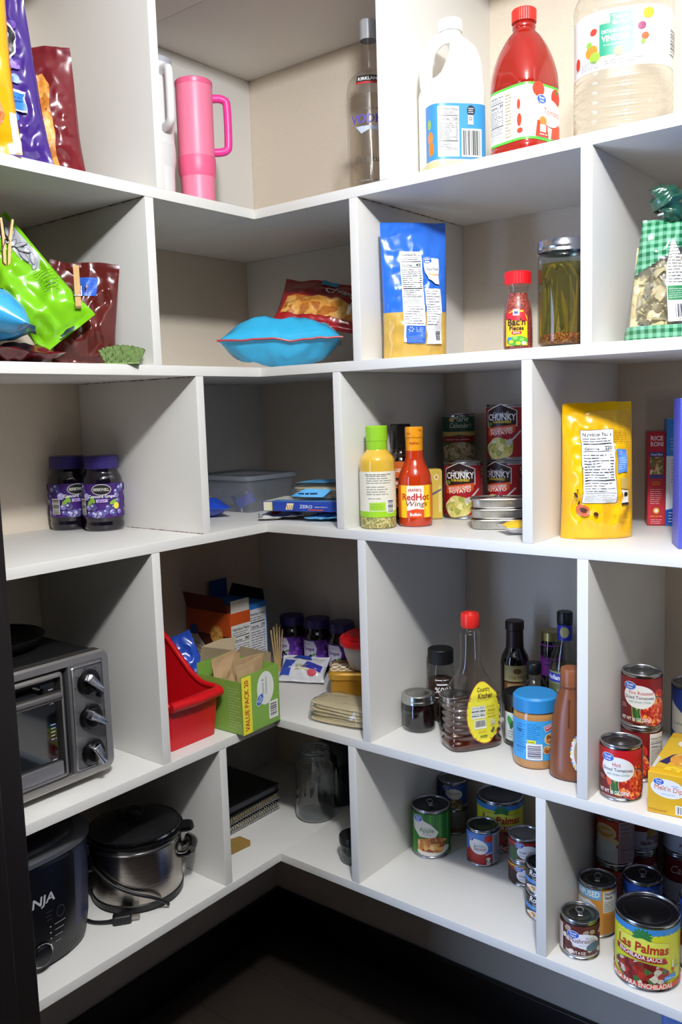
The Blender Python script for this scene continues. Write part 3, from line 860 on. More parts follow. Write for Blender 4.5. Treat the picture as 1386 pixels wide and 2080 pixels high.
# bags lying in the left end
o, b = chipbag(-.16, -.485, SB, .13, .17, .028, 20, '5E1418', 'dark red chip bag lying flat beneath the blue bag', 31, wr=.008, fold=6); lying(o)
o.location.x = -.030; o.location.y = -.512; settle(o, SB)
o, b = chipbag(-.035, -.495, SB, .15, .20, .09, 0, '3DA0D8', 'light blue and red chip bag lying with its thin end to the right, far left', 33, wr=.006, fold=6)
s = Sheet(); s.poly([(-.07, .075), (.07, .065), (.07, .18), (-.07, .18)], 'C4301C'); s.build('front_print', o, b.pt, .006, .006, .0011, .0004)
pose(o, -24, ('Z', 90), ('Y', -90)); settle(o, SB+.034)
clothespin(-.068, -.386, SB+.134, (math.radians(6), 0, math.radians(55)), 'wooden clothespin pinching the folded top of the maroon bag')
clothespin(-.030, -.540, SB+.186, (math.radians(-4), 0, math.radians(-20)), 'wooden clothespin standing open on the lime green bag')
# crumpled green net cloth
o = thing('cloth', 'small crumpled pale green cloth beside the divider on the second shelf', 'cloth', -.028, -.329, SB, toward(-.03, -.31, 0))
bm = bmesh.new(); L = []
for j in range(15):
    row = []
    for i in range(31):
        a, t = -1+2*i/30, j/14
        yy = a*(.030+.012*t); zz = .002+.034*t*(1-.25*abs(a)**2)
        row.append(bm.verts.new((.012-.018*t+.003*math.sin(a*17)*t+.002*math.sin(a*40+t*9), yy, zz+.0012*math.sin(a*30))))
    L.append(row)
for a, b2 in zip(L, L[1:]):
    for i in range(30): bm.faces.new((a[i], a[i+1], b2[i+1], b2[i]))
F0 = bm.faces[:]
r = bmesh.ops.solidify(bm, geom=F0, thickness=.0025)
obj('fabric', bm, M('8FA968', .85, 0, .35, .6, 300), o, 60)
bm = bmesh.new(); addbox(bm, -.012, .03, -.055, .03, .0, .0022, 0, .0008)
obj('fold', bm, M('8FA968', .85, 0, .35, .6, 300), o)

# corner: two lying bags
o, b = chipbag(.012, .050, SB, .268, .185, .118, -3, '35AEDD', 'turquoise tortilla chip bag lying in the corner with its seam to the front', 41, wr=.006, fold=5, tp=.8)
s = Sheet()
s.text('Restaurant Style', .0, .062, .009, '26507E', w=.10, rot=PI)
for i in range(16): s.poly([(-.085+i*.011, .074), (-.080+i*.011, .082), (-.075+i*.011, .074)], '2A7FB0')
s.build('front_print', o, b.pt, .006, .006, .0011, .0003)
bm = bmesh.new(); addtube(bm, [tuple(b.S(a, .004, 1)+Vector((0, 0, -.001))) for a in [-.99+i*.06 for i in range(34)]], .0022, 8, 0, True, 1)
obj('seam', bm, M('A8202C', .3), o)
lying(o); settle(o, SB)
o, b = chipbag(-.008, .198, SB, .215, .175, .06, -8, 'A81E22', 'red chip bag with a clear window, slumped over the back of the turquoise bag', 44, wr=.006, fold=6)
s = Sheet(); s.poly([(-.095, .03), (.085, .02), (.09, .06), (.02, .095), (-.09, .09)], CHIP)
s.text('CHIPS', .03, .115, .022, 'E9E3DC', w=.085, bold=True, rot=-.35); s.rect(-.02, .155, .02, .178, '3DB0DC')
s.poly([(.06, .04), (.068, .04), (.085, .12), (.07, .13)], 'E9E3DC')
s.build('front_print', o, b.pt, .006, .006, .0012, .0004)
pose(o, -9, ('Y', -48)); settle(o, SB+.072)

# onion pouch
o = thing('onion_pouch', 'blue and gold stand-up pouch of crispy onions beside the divider', 'pouch', .328, .085, SB, toward(.328, .085, 16))
b = Bag(.128, .252, .055, 51, .004, True, .09, 1., .05, .004)
bagpart(o, b, [M('2E6BD0', .2, 0, .05, .08, 40, .4), M('C9A24A', .25, 0, .2, .1, 60, .4)], 'pouch', lambda a, v, sd: 1 if v < .34 else 0)
s = Sheet()
s.nutri(-.030, .098, .012, .198, '45', 6); s.rect(-.030, .03, .012, .098, 'E6E5E6'); s.words(-.028, .062, .010, .097, 8, '6A6A72', 5)
s.rect(-.026, .028, .012, .060, '2B62C4'); s.words(-.008, .048, .010, .058, 3, WHITE, 2); s.words(-.024, .03, .010, .042, 5, '8FB0E8', 4)
for i in range(6): s.crect(-.017+.004*math.cos(i*PI/3), .053+.004*math.sin(i*PI/3), .003, .0012, WHITE, i*PI/3)
s.rect(.014, .026, .046, .128, 'E2E1E3'); s.words(.016, .06, .044, .125, 14, '5A5A62', 9, .45, .4); s.bars(.032, .032, .042, .05, INK, 4, False, None)
s.poly([(.014, .176), (.026, .178), (.03, .184), (.044, .184), (.044, .136), (.034, .137), (.022, .145), (.016, .158)], 'EDE9DF')
s.great(.021, .180, .016); s.text("French Fried", .031, .163, .005, '4A6AA8', w=.022); s.text('Onions', .033, .152, .0065, 'E0A038', w=.02, bold=True)
s.build('back_print', o, b.pt, .005, .005, .0008, .00012)

# bacon bits
o = thing('seasoning_bottle', 'small bottle of bacon bits with a bright red cap, beside the bean jar', 'bottle', .565, .045, SB, toward(.565, .045, -6))
sf = Rev([(0, .0225), (.002, .0245), (.02, .0250), (.06, .0242), (.078, .021), (.088, .0178), (.098, .0172), (.106, .0195), (.112, .0198)], 4)
obj('clear_wall', sf.bm(40), clear('F4EFEA', .03, .03), o, 60)
obj('bacon_bits', sf.bm(40, (True, True), .002, .094, -.0014), food(['8A2018', 'A8382A', '6E1510', 'B8503A'], 420), o, 60)
obj('cap', lidrib(.0225, .109, .130, 36), M('D8141E', .35), o)
s = Sheet(); s.poly([(-.020, .006), (.019, .006), (.019, .052), (.012, .064), (-.004, .066), (-.020, .058)], 'F0C41E')
s.poly([(-.020, .050), (.019, .046), (.012, .066), (-.004, .068), (-.020, .060)], 'C8202C')
s.rect(-.006, .056, .005, .0665, 'EDEBE6'); s.text('M', -.0005, .058, .006, '2A3E90', bold=True)
s.text("Bac'n", .0, .040, .0115, '3A1E14', w=.030, bold=True); s.text('Pieces', .0, .032, .007, '3A1E14', w=.024, bold=True)
s.rect(-.008, .0255, .008, .0295, 'C8301C'); s.text('BITS', 0, .0262, .0026, WHITE, w=.01, bold=True)
s.ell(.001, .014, .018, .008, '4C9A34'); 
for u, v, c in ((-.009, .013, 'E8C828'), (.003, .010, 'D8C030'), (-.012, .018, '3A84C8'), (.009, .016, '7CC04C'), (-.002, .019, '8ACB58'), (.012, .01, 'EDEBE6')): s.ell(u, v, .004, .003, c, n=12)
s.build('paper_label', o, sf.pt, .0045, None, .0006)

# jar of green beans
o = thing('canning_jar', 'tall glass canning jar packed with green beans, silver lid', 'jar', .640, .062, SB, toward(.64, .062))
mason(o, .0425, .170, clear('DDCF98', .05, .04, .4), .135, True, .0395)
BEAN = [M(c, .3, 0, .25, 0, 200) for c in ('847C38', '6E6C30', '94863E', '5C5C2A')]
rnd = random.Random(5)
for i in range(58):
    a = rnd.uniform(-2.2, 2.2); rr = rnd.uniform(.022, .0355); le = rnd.uniform(.05, .085); z0 = rnd.uniform(.014, .03)
    tx = rnd.uniform(-.35, .45); pts = []
    for q in range(5):
        t = q/4; aa = a+tx*t+.08*math.sin(t*3)
        pts.append((rr*math.cos(aa), rr*math.sin(aa), min(.130, z0+le*t*1.15)))
    obj('green_bean', tube(pts, [.0028, .0036, .0036, .0035, .0033, .0035, .0036, .0034, .0032, .0030, .0028, .0026, .0022, .002, .0016, .0012, .001], 8), BEAN[i % 4], o)
for i in range(5):
    a = -1.2+i*.55; pts = [(.034*math.cos(a+.3*t), .034*math.sin(a+.3*t), .118+.012*math.sin(i+t*1.5)) for t in (-1, -.5, 0, .5, 1)]
    obj('green_bean', tube(pts, .0034, 8), BEAN[(i+1) % 4], o)
obj('pepper_flakes', Rev([(.004, .034), (.010, .0385), (.018, .039), (.022, .037)], 3).bm(40), food(['8A2A1C', 'B0482C', '6E2418', 'D8A060'], 500), o)

# noodle bag
o = thing('noodle_bag', 'clear bag of wide egg noodles with green gingham print and knotted top', 'bag', .792, .095, SB, toward(.792, .095, -4))
b = Bag(.125, .190, .075, 61, .004, True, .03, .50, .08, 0, 8, .5)
def zones(a, v, sd):
    if v < .12: return 1
    if v > .66+.12*a: return 1
    return 0
bagpart(o, b, [clear('F7F6F2', .08, .03, 1.), check_print('156238', '74AE8E', .006)], 'film', zones)
NOOD = M('F2E6BE', .5, 0, .08, .1, 60)
rnd = random.Random(9)
for i in range(80):
    a, v, d = rnd.uniform(-.60, .60), rnd.uniform(.17, .60), rnd.uniform(.2, .62)
    c = b.S(a, v, 1); c.x *= d
    ax = Vector((rnd.uniform(-.6, .6), rnd.uniform(-1, 1), rnd.uniform(-1, 1))).normalized()
    up = Vector((1, rnd.uniform(-.4, .4), rnd.uniform(-.4, .4))); up = (up-ax*up.dot(ax)).normalized(); sd = ax.cross(up)
    bm = bmesh.new(); L = []
    le, wd, tw = rnd.uniform(.022, .034), rnd.uniform(.0085, .0115), rnd.uniform(-1.1, 1.1)
    for q in range(9):
        t = -1+q/4; an = tw*t
        p = c+ax*le*.6*t+up*.004*math.sin(t*3+i); w2 = (sd*math.cos(an)+up*math.sin(an))*wd*.8
        L.append((bm.verts.new(p-w2), bm.verts.new(p+w2)))
    for p0, p1 in zip(L, L[1:]): bm.faces.new((p0[0], p0[1], p1[1], p1[0]))
    bmesh.ops.solidify(bm, geom=bm.faces[:], thickness=.0012)
    for vv in bm.verts:
        vv.co.z = max(.012, vv.co.z)
    obj('noodle', bm, NOOD, o, 60)
obj('noodle_bed', Bag(.112, .15, .040, 62, .004, True, .04, .7, .1).bm(20, 20), food(['F0E2B4', 'E6D49C', 'F4EAC8', 'DCC88C'], 90), o)
bm = bmesh.new(); kk = []
for i in range(9):
    t = i/8; kk.append((0, .004+.008*math.sin(t*5), .186+.055*t))
addtube(bm, kk, [.010, .012, .014, .016, .019, .021, .0215, .021, .020, .020, .0205, .022, .024, .025, .026, .027, .027, .026, .024, .024, .024, .023, .023, .022, .02, .02, .018, .018, .016, .015, .012, .01, .008], 14)
for v in bm.verts: v.co += Vector((noise.noise(v.co*90)*.006, noise.noise(v.co*80+Vector((5, 0, 0)))*.008, noise.noise(v.co*70)*.006))
obj('knotted_top', bm, M('1F4A38', .15, 0, .5, .4, 60, .5), o, 60)
bm = bmesh.new()
obj('twist_tie', tube([(.012*math.cos(t), .004+.012*math.sin(t), .196+.001*math.sin(2*t)) for t in [i*.35 for i in range(19)]], .0018, 6), M('D8D8D6', .3), o)
s = Sheet(); s.poly([(.012, .028), (.056, .028), (.058, .06), (.052, .11), (.030, .152), (.022, .152), (.010, .11)], 'E3DFCC')
s.rect(.0125, .060, .0555, .082, '2A7A46'); s.words(.015, .063, .053, .079, 5, 'D8E4D4', 3, .4); s.words(.014, .086, .050, .148, 13, '3A3A34', 5, .4, .45)
s.bars(.026, .034, .050, .054, INK, 4)
s.build('paper_label', o, b.pt, .005, .005, .0008, .00015)

# blue cartons by the right edge
carton(.932, .095, SB, .06, .16, .275, toward(.905, .095, 12), 'tall bright blue box cut off at the right edge, second shelf', '2E5FD0')
# ================================================================== third shelf
jelly(-.255, -.2235, SD3, -4, 'purple-capped grape jelly jar in front, third shelf left', 'grape jelly on the third shelf')
jelly(-.3385, -.2490, SD3, 22, 'purple-capped grape jelly jar behind the front one, against the wall', 'grape jelly on the third shelf')

# clear food box and what lies around it
o = thing('food_container', 'clear plastic storage tub standing in the corner of the third shelf', 'container', -.250, .190, SD3)
def tub(bm, z0, z1, g0, g1, x=.098, y=.085, r=.02):
    def ring(z, g):
        out = []
        for cx, cy, a0 in ((1, 1, 0), (-1, 1, 90), (-1, -1, 180), (1, -1, 270)):
            for k in range(6):
                a = math.radians(a0+k*18)
                out.append(bm.verts.new((cx*(x+g-r)+r*math.cos(a), cy*(y+g-r)+r*math.sin(a), z)))
        return out
    A_, B_ = ring(z0, g0), ring(z1, g1); n = len(A_)
    for i in range(n): bm.faces.new((A_[i], A_[(i+1) % n], B_[(i+1) % n], B_[i]))
    return A_, B_
bm = bmesh.new(); a, b2 = tub(bm, 0, .078, -.012, 0); bm.faces.new(a[::-1]); tub(bm, .078, .079, 0, .004)
obj('tub', bm, clear('D3D6DC', .12, .16), o)
bm = bmesh.new(); a, b2 = tub(bm, .076, .086, .005, .006); c2, d2 = tub(bm, .086, .0861, .006, .001); e2, f2 = tub(bm, .0861, .083, .001, -.004); bm.faces.new(f2)
obj('lid', bm, clear('C9CED8', .15, .28), o)
o = carton(-.228, .168, SD3, .092, .046, .024, math.radians(-38), 'blue snack box with a grey panel lying inside the clear tub', '3B50B8', bev=.001)
tilt(o, 24, 0); settle(o, SD3+.006)
s = Sheet(); s.rect(-.0165, -.042, .0165, .038, 'B9BBC2'); s.words(-.014, -.039, .014, .036, 12, '6A6C78', 3)
s.build('top_label', o, facept('top', .092, .046, .024), .02)
o, b = chipbag(-.205, -.02, SD3, .10, .15, .045, 10, '1B44B4', 'royal blue cookie packet lying by the left divider, third shelf', 71, wr=.006, fold=6)
s = Sheet(); s.poly([(-.048, .075), (.04, .06), (.045, .07), (-.048, .09)], 'E8C81E'); s.poly([(-.048, .09), (.045, .07), (.04, .12), (-.045, .12)], '4A2A18')
s.build('front_print', o, b.pt, .006, .006, .001, .0004); lying(o); settle(o, SD3)
o.location.x, o.location.y = -.165, -.010
def flatpack(x, y, z, w, h, t, turn, col, label, seed, art=None, name='snack_packet', tl=(0, 0)):
    o = thing(name, label, 'packet', x, y, z, toward(x, y, turn))
    b = Bag(w, h, t, seed, .004, fold=9)
    bagpart(o, b, col if not isinstance(col, str) else M(col, .25, 0, .06, .1, 40, .3), 'wrapper', None, 30, 36)
    if art:
        s = Sheet(); art(s); s.build('front_print', o, b.pt, .006, .006, .001, .0003)
    lying(o); o.rotation_euler.x += math.radians(tl[0]); settle(o, z)
    return o
def a1(s):
    s.ell(.0, .05, .014, .012, 'E8872E'); s.ell(-.006, .05, .004, .007, 'F4E6C8'); s.ell(.004, .05, .004, .007, 'F4E6C8'); s.poly([(-.06, .02), (-.03, .02), (-.035, .08), (-.06, .085)], 'E8E9EC')
flatpack(.120, .070, SD3, .125, .10, .014, -20, '6BB4E4', 'light blue snack packet with an orange mark at the front of the shelf', 73, a1)
def a2(s): s.ell(.01, .04, .04, .02, 'C8482A', wob=.2); s.poly([(-.06, .01), (-.02, .01), (-.03, .09), (-.06, .09)], 'D8D9DC')
flatpack(.000, .045, SD3, .10, .10, .014, 0, 'D5D3D2', 'white packet with a red print in front of the blue carton', 74, a2)
o = carton(.055, .100, SD3, .11, .205, .021, math.radians(-74), 'long flat dark blue carton lying across the snack packets', '23409C', 'cracker_carton')
o.location.z = SD3+.0225
s = Sheet(); s.rect(-.1, .0012, -.082, .0198, 'DCD6B8'); s.rect(-.082, .001, -.079, .02, 'E2CE3A')
s.poly([(-.048, .004), (-.032, .004), (-.028, .0175), (-.044, .0175)], 'E9D9A8'); s.text('LU', -.038, .006, .008, 'A8502A', w=.012, bold=True)
s.text('ZERO', .0, .0075, .007, 'C9D2EC', w=.030, bold=True); s.words(.02, .008, .055, .013, 1, 'C8D0E8', 4); s.rect(.005, .003, .04, .005, 'D8552E')
s.build('front_print', o, facept('front', .11, .205, .021), .05)
s = Sheet(); s.rect(-.10, -.053, .10, .053, 'D6D2C4'); s.rect(-.085, -.05, .10, -.02, '3E7FC4'); s.build('top_print', o, facept('top', .11, .205, .021), .05)
# tortillas in a film bag
def tortillas(x, y, z, rx, ry, n, turn, label, name='tortilla_pack', square=False, tag=None):
    o = thing(name, label, 'food', x, y, z, toward(x, y, turn))
    rnd = random.Random(int(abs(x)*1000)); pitch = .0034
    for i in range(n):
        bm = bmesh.new(); L = []
        dx, dy = rnd.uniform(-.003, .003), rnd.uniform(-.004, .004)
        N = 44
        for zz, k in ((0, .985), (pitch*.5, 1), (pitch*.86, .985)):
            row = []
            for q in range(N):
                t = 2*PI*q/N; e = 5 if square else 2
                rr = (abs(math.cos(t)/rx)**e+abs(math.sin(t)/ry)**e)**(-1/e)*k*(1+.015*math.sin(3*t+i)+.008*math.sin(11*t+i*2))
                row.append(bm.verts.new((dx+rr*math.cos(t), dy+rr*math.sin(t), .003+i*pitch+zz+.0012*math.sin(2*t+i*.4))))
            L.append(row)
        for p0, p1 in zip(L, L[1:]):
            for q in range(N): bm.faces.new((p0[q], p0[(q+1) % N], p1[(q+1) % N], p1[q]))
        bm.faces.new(L[0][::-1]); bm.faces.new(L[-1])
        obj('tortilla', bm, M('D9C79C', .8, 0, .16, .2, 70), o)
    H = .006+n*pitch
    sf = Rev([(.0005, rx+.004, ry+.006, 4), (.006, rx+.007, ry+.010, 4), (H*.6, rx+.006, ry+.009, 4), (H, rx-.002, ry, 4), (H+.003, rx*.7, ry*.7, 4)], 3)
    bm = sf.bm(56)
    for v in bm.verts: v.co += Vector((0, 0, max(0, noise.noise(v.co*45)*.004*(v.co.z/H)))) + Vector((noise.noise(v.co*60)*.003, noise.noise(v.co*60+Vector((3, 2, 1)))*.003, 0))*(1 if v.co.z > .002 else 0)
    obj('film_bag', bm, clear('F2F3F2', .06, .05, 1.3), o, 80)
    if tag: tag(o, H)
    return o
def tag1(o, H):
    s = Sheet(); s.poly([(-.09, -.02), (-.02, -.045), (.035, .02), (.02, .055), (-.06, .05)], '58AEE6'); s.words(-.06, .02, .0, .04, 2, '2A5A94', 3); s.text('FLOUR', -.03, -.005, .011, '2A5A94', w=.05, bold=True, slant=.2)
    s.build('printed_patch', o, lambda u, v, q: (-v+.002, u, H+.0065+q), .02)
    s = Sheet(); s.poly([(-.095, .008), (-.02, .006), (.0, .022), (-.06, .024)], '58AEE6'); s.words(-.075, .011, -.03, .018, 1, '1E3A6A', 5, .8)
    s.build('front_patch', o, Rev([(0, .083, .106, 4, 0), (.02, .082, .105, 4, 0), (H, .074, .096, 4, 0)], 1).pt, .006)
tortillas(.066, .160, SD3+.0445, .072, .092, 6, -8, 'bagged flour tortillas with light blue patch on top of the dark blue carton', tag=tag1)
flatpack(.012, .235, SD3, .12, .10, .05, 25, M('63B4EA', .2, 0, .2, .2, 40, .5), 'crinkled light blue packet at the back of the corner', 78)

# bottles
o = thing('dressing_bottle', 'yellow salad dressing bottle with lime green cap by the divider', 'bottle', .252, .056, SD3, toward(.252, .056, 4))
sf = Rev([(0, .032), (.002, .0345), (.01, .0352), (.12, .0352), (.132, .0345), (.142, .030), (.149, .0235), (.154, .0205), (.16, .020)], 4)
obj('bottle_body', sf.bm(48, (True, True), .028), M('D9AE3C', .12, 0, .04, 0, 60, .5), o, 60)
obj('herb_sediment', sf.bm(48, (True, False), None, .028), food(['9A8A50', 'B8A868', '7C7440', 'C9BC88', '8A9050'], 300), o, 60)
obj('cap', lathe([(.0202, .148), (.0206, .150), (.0206, .170), (.0214, .171), (.0214, .1985), (.0202, .2), (0, .2)], 40), M('8FC424', .4, 0, .12, 0, 180), o)
s = Sheet(); s.rect(-PI*.0346, .028, PI*.0346, .112, 'E6DFCC'); s.rect(-PI*.0346, .023, PI*.0346, .0345, '96C822')
s.words(-.026, .088, .026, .106, 4, '5A5A50', 3); s.words(-.026, .066, .02, .085, 4, '6E6E62', 4); s.words(-.022, .058, .004, .062, 1, '5A5A50', 5)
s.rect(-.020, .036, .012, .052, 'A4CE3A'); s.words(-.018, .038, .010, .05, 4, '6A9A1C', 6); s.bars(.017, .032, .030, .056, INK, 5, False)
s.words(-.028, .105, .028, .109, 1, '5A5A50', 8)
s.build('paper_label', o, sf.pt, .0045, None, .0006)
o = thing('sauce_bottle', 'dark barbecue sauce bottle with black cap behind the hot sauce', 'bottle', .232, .150, SD3, toward(.232, .15, 10))
o.location.x = .243; o.location.y = .152
sf = Rev([(0, .0275), (.003, .030), (.12, .030), (.132, .027), (.142, .021), (.15, .019), (.16, .0185)], 4)
obj('bottle_body', sf.bm(44), M('1E0F0A', .08, 0, 0, 0, 60, .6), o, 60)
obj('cap', lathe([(.0188, .150), (.0192, .152), (.0192, .178), (.0205, .180), (.0205, .199), (.019, .2005), (0, .2005)], 36), M('101012', .3), o)
s = Sheet(); s.rect(-PI*.0295, .02, PI*.0295, .125, '1E130E'); s.rect(-.05, .092, .06, .125, 'C25A1C'); s.text('GERMAN', .0, .104, .007, 'F0E0C8', w=.038, bold=True)
s.rect(-.05, .070, .06, .088, '9A3C14'); s.text('BRAND', .0, .078, .0065, 'F0E0C8', w=.034, bold=True); s.words(-.02, .071, .03, .076, 1, 'E8C8A0', 3); s.ell(.006, .045, .028, .02, food(['8A4A1C', 'B06A30', '6E3412', 'C88A4A'], 130))
s.build('paper_label', o, sf.pt, .0045, None, .0006)
o = thing('hot_sauce_bottle', 'orange-red hot wing sauce bottle with orange cap, front centre', 'bottle', .303, .112, SD3, toward(.303, .112, 2))
sf = Rev([(0, .030), (.002, .0325), (.010, .0335), (.082, .0335), (.095, .0325), (.11, .028), (.122, .022), (.135, .0178), (.148, .0172), (.158, .0165)], 4)
obj('bottle_body', sf.bm(48), M('B4330E', .1, 0, .06, 0, 60, .6), o, 60)
obj('cap', lathe([(.0168, .148), (.0172, .149), (.0172, .173), (.0178, .175), (.0178, .194), (.0165, .1955), (0, .1955)], 40), M('EE9A12', .35), o)
s = Sheet(); s.rect(-PI*.033, .018, PI*.033, .082, 'E8791E'); s.rect(-.033, .018, .033, .082, 'F3B51E'); s.rect(-.018, .018, .016, .081, 'F2E9DC'); s.rect(.02, .018, .029, .082, 'F7D21E'); s.rect(-.031, .018, -.022, .082, 'F7C61E')
s.poly([(-.018, .018), (.016, .018), (.016, .034), (-.0, .036), (-.018, .032)], 'D84A1C'); s.text('Buffalo', -.001, .022, .0062, WHITE, w=.022, bold=True)
s.text("FRANK'S", -.002, .0705, .0055, 'B02A1C', w=.026, bold=True, arc=-8); s.text('RedHot', .0, .053, .0135, 'B81E1E', w=.056, bold=True); s.text('Wings', .0, .041, .0105, '6A2418', w=.044, slant=.25)
s.build('paper_label', o, sf.pt, .0045, None, .0006)
s = Sheet(); sf2 = cyl(.0181, 0, .2)
s.text("RedHot", .0, .162, .004, 'A83A12', w=.02, bold=True); s.text("Hot", -.012, .181, .004, 'B04A12', bold=True); s.text("Hot", .012, .187, .004, 'B04A12', bold=True); s.rect(-.02, .1745, .03, .1755, 'C8700E')
s.build('cap_print', o, sf2.pt, .004)
o = carton(.276, .203, SD3, .030, .050, .105, toward(.276, .203, 20), 'mustard yellow carton squeezed behind the hot sauce bottle', 'D0B048', bev=.004)
s = Sheet(); s.rect(-.0245, .003, .0245, .101, 'D2B24C'); s.ell(.012, .088, .005, .006, 'EDE6D0'); s.ell(.012, .088, .003, .004, 'C88A3A'); s.rect(.016, .015, .022, .07, 'E0CC80'); s.poly([(.002, .05), (.022, .06), (.022, .064), (.002, .055)], '5A5A6A')
s.build('front_print', o, facept('front', .030, .050, .105), .05)

# soup cans
def chunky(s, r, h):
    wrap(s, r, h, 'A3141E'); H = h
    s.rect(.044, .01, .10, h-.01, '7E1A22'); s.words(.048, .02, .092, h*.62, 14, 'B88890', 3, .4); s.text('CHUNKY', .066, h*.83, .008, 'D8C080', w=.034, bold=True); s.text('BEEF', .066, h*.75, .007, 'D8C080', w=.026, bold=True); s.rect(.047, h*.64, .088, h*.70, '9A5058')
    a = lambda k: [(-.004+x*k, h*.745+y*k) for x, y in ((-.034, .016), (0, .03), (.034, .016), (.034, -.016), (0, -.030), (-.034, -.016))]
    s.poly(a(1.0), 'E8E4DE'); s.poly(a(.94), '32181A')
    s.text("Campbell's", -.004, h*.80, .008, WHITE, w=.034, slant=.25); s.text('CHUNKY', -.003, h*.715, .0135, WHITE, w=.060, bold=True); s.text('PUB-INSPIRED', -.002, h*.665, .005, 'E8D23A', w=.038, bold=True); s.rect(-.036, h*.62, -.024, h*.68, '6A8A2A')
    s.poly([(-.036, h*.445), (.024, h*.505), (.028, h*.64), (-.034, h*.585)], 'D9561E')
    s.text('BROCCOLI CHEESE', -.004, h*.535, .0055, WHITE, w=.048, bold=True, rot=.09); s.text('POTATO', -.003, h*.465, .0075, WHITE, w=.046, bold=True, rot=.09)
    s.ell(-.008, h*.22, .030, h*.19, food(['D9CC7A', 'C2B85A', 'E6DEA0', 'A3A848', 'EBE6C0'], 110), .1, wob=.06)
    s.crect(.026, h*.43, .034, .0035, 'CFCBC6', .75); s.ell(.013, h*.335, .008, .005, 'C4BFBA', .75)
def marie(s, r, h):
    wrap(s, r, h, '3E6A3E'); s.rect(-.06, h*.62, .06, h-.008, '1F4A34'); s.text('Marie', .002, h*.83, .013, 'D6DCC8', w=.034, slant=.2); s.text("Callender's", .002, h*.70, .011, 'D6DCC8', w=.05, slant=.2)
    s.ell(-.018, h*.87, .005, .005, 'D8A83A'); s.poly([(-.045, h*.5), (0, h*.56), (.045, h*.5), (.045, h*.62), (-.045, h*.62)], 'C8B060'); s.rect(-.04, h*.40, .045, h*.53, '8E2420'); s.words(-.032, h*.43, .036, h*.5, 1, 'D8A0A0', 3, .6)
    s.ell(0, h*.20, .048, h*.2, food(['B0A878', 'C8C098', '8A8450', 'D8D0B0', 'A87A50'], 130), wob=.05)
def plainred(s, r, h):
    wrap(s, r, h, 'E4E2DE'); s.rect(-PI*r, h*.55, PI*r, h-.008, '8E1A20'); s.words(-.03, .02, .03, h*.4, 5, '8A8A8A', 4)
SOUP = 'soup cans on the third shelf'
can(.325, .262, SD3, .0415, .118, 'red soup can in front of the stacked cans on the third shelf', chunky, -6, group=SOUP)
can(.395, .322, SD3, .0415, .117, 'red soup can at the bottom of the taller stack by the wall', chunky, -28, group=SOUP)
can(.395, .322, SD3+.1178, .0415, .117, 'red soup can topping the taller stack by the wall', chunky, -10, group=SOUP)
can(.270, .338, SD3, .0355, .112, 'red and white can at the bottom of the shorter stack by the divider', plainred, 0, group=SOUP)
can(.270, .338, SD3+.1128, .0355, .105, 'green and maroon soup can topping the shorter stack', marie, 4, group=SOUP)

# sardine tins
def sardine(z, label, top):
    o = thing('sardine_tin', label, 'tin', .468, .150, z, math.radians(-62), 'flat fish tins')
    def ring(bm, zz, g):
        return [bm.verts.new(Rev([(0, .034+g, .052+g, 4, 0), (1, .034+g, .052+g, 4, 0)], 1).S(2*PI*i/64, (zz, .034+g, .052+g, 4, 0))) for i in range(64)]
    bm = bmesh.new(); R = [ring(bm, zz, g) for zz, g in ((0, -.005), (.0008, -.003), (.003, -.0022), (.0145, -.0004), (.0155, .0012), (.0175, .0016), (.0190, .0008), (.0190, -.0012), (.0172, -.0026))]
    for a, b2 in zip(R, R[1:]):
        for i in range(64): bm.faces.new((a[i], a[(i+1) % 64], b2[(i+1) % 64], b2[i]))
    bm.faces.new(R[0][::-1]); obj('tin', bm, steel('B5B2AA', .3), o)
    bm = bmesh.new(); a = ring(bm, .0172, -.0026); bm.faces.new(a); obj('lid', bm, steel('A8A6A2', .3), o)
    s = Sheet()
    for i in range(7): s.rect(-.034+i*.0035, .004, -.0335+i*.0035, .0135, '7E7C76'); s.rect(.012+i*.0035, .004, .0125+i*.0035, .0135, '7E7C76')
    s.build('pressed_ribs', o, lambda u, v, q: (Rev([(0, .034, .052, 4, 0), (1, .034, .052, 4, 0)], 1).S(math.atan2(u, .032), (v, .0325, .0505, 4, 0))+Vector((.0015, 0, 0))), .02)
    if top:
        bm = bmesh.new(); addtube(bm, [(-.022+.010*math.cos(t), .0+.007*math.sin(t), .0186) for t in [2*PI*i/18 for i in range(19)]], .0011, 6, 0, False, 1); addbox(bm, -.013, .004, -.004, .004, .0176, .0188)
        obj('pull_tab', bm, steel('C8C8CA', .22), o)
        s = Sheet(); s.ell(0, -.005, .026, .012, 'C86A4A'); s.ell(0, -.005, .022, .009, 'B8B2A8'); s.build('lid_print', o, lambda u, v, q: (-v, u, .0174+q), .02)
    return o
for i, l in enumerate(('flat fish tin at the bottom of the stack of three', 'flat fish tin in the middle of the stack of three', 'flat fish tin with a ring pull on top of the stack of three')): sardine(SD3+i*.0198, l, i == 2)
def a3(s):
    s.poly([(-.033, .002), (.0, .002), (.004, .032), (-.033, .036)], 'F0C030'); s.poly([(.0, .002), (.031, .002), (.028, .032), (.004, .032)], 'C8283A'); s.words(-.025, .04, .025, .052, 2, '6A6A70', 3)
flatpack(.560, .078, SD3, .068, .055, .024, 10, 'DAD6D4', 'yellow and red snack wrapper tucked against the fish tins', 81, a3, tl=(10, 0))

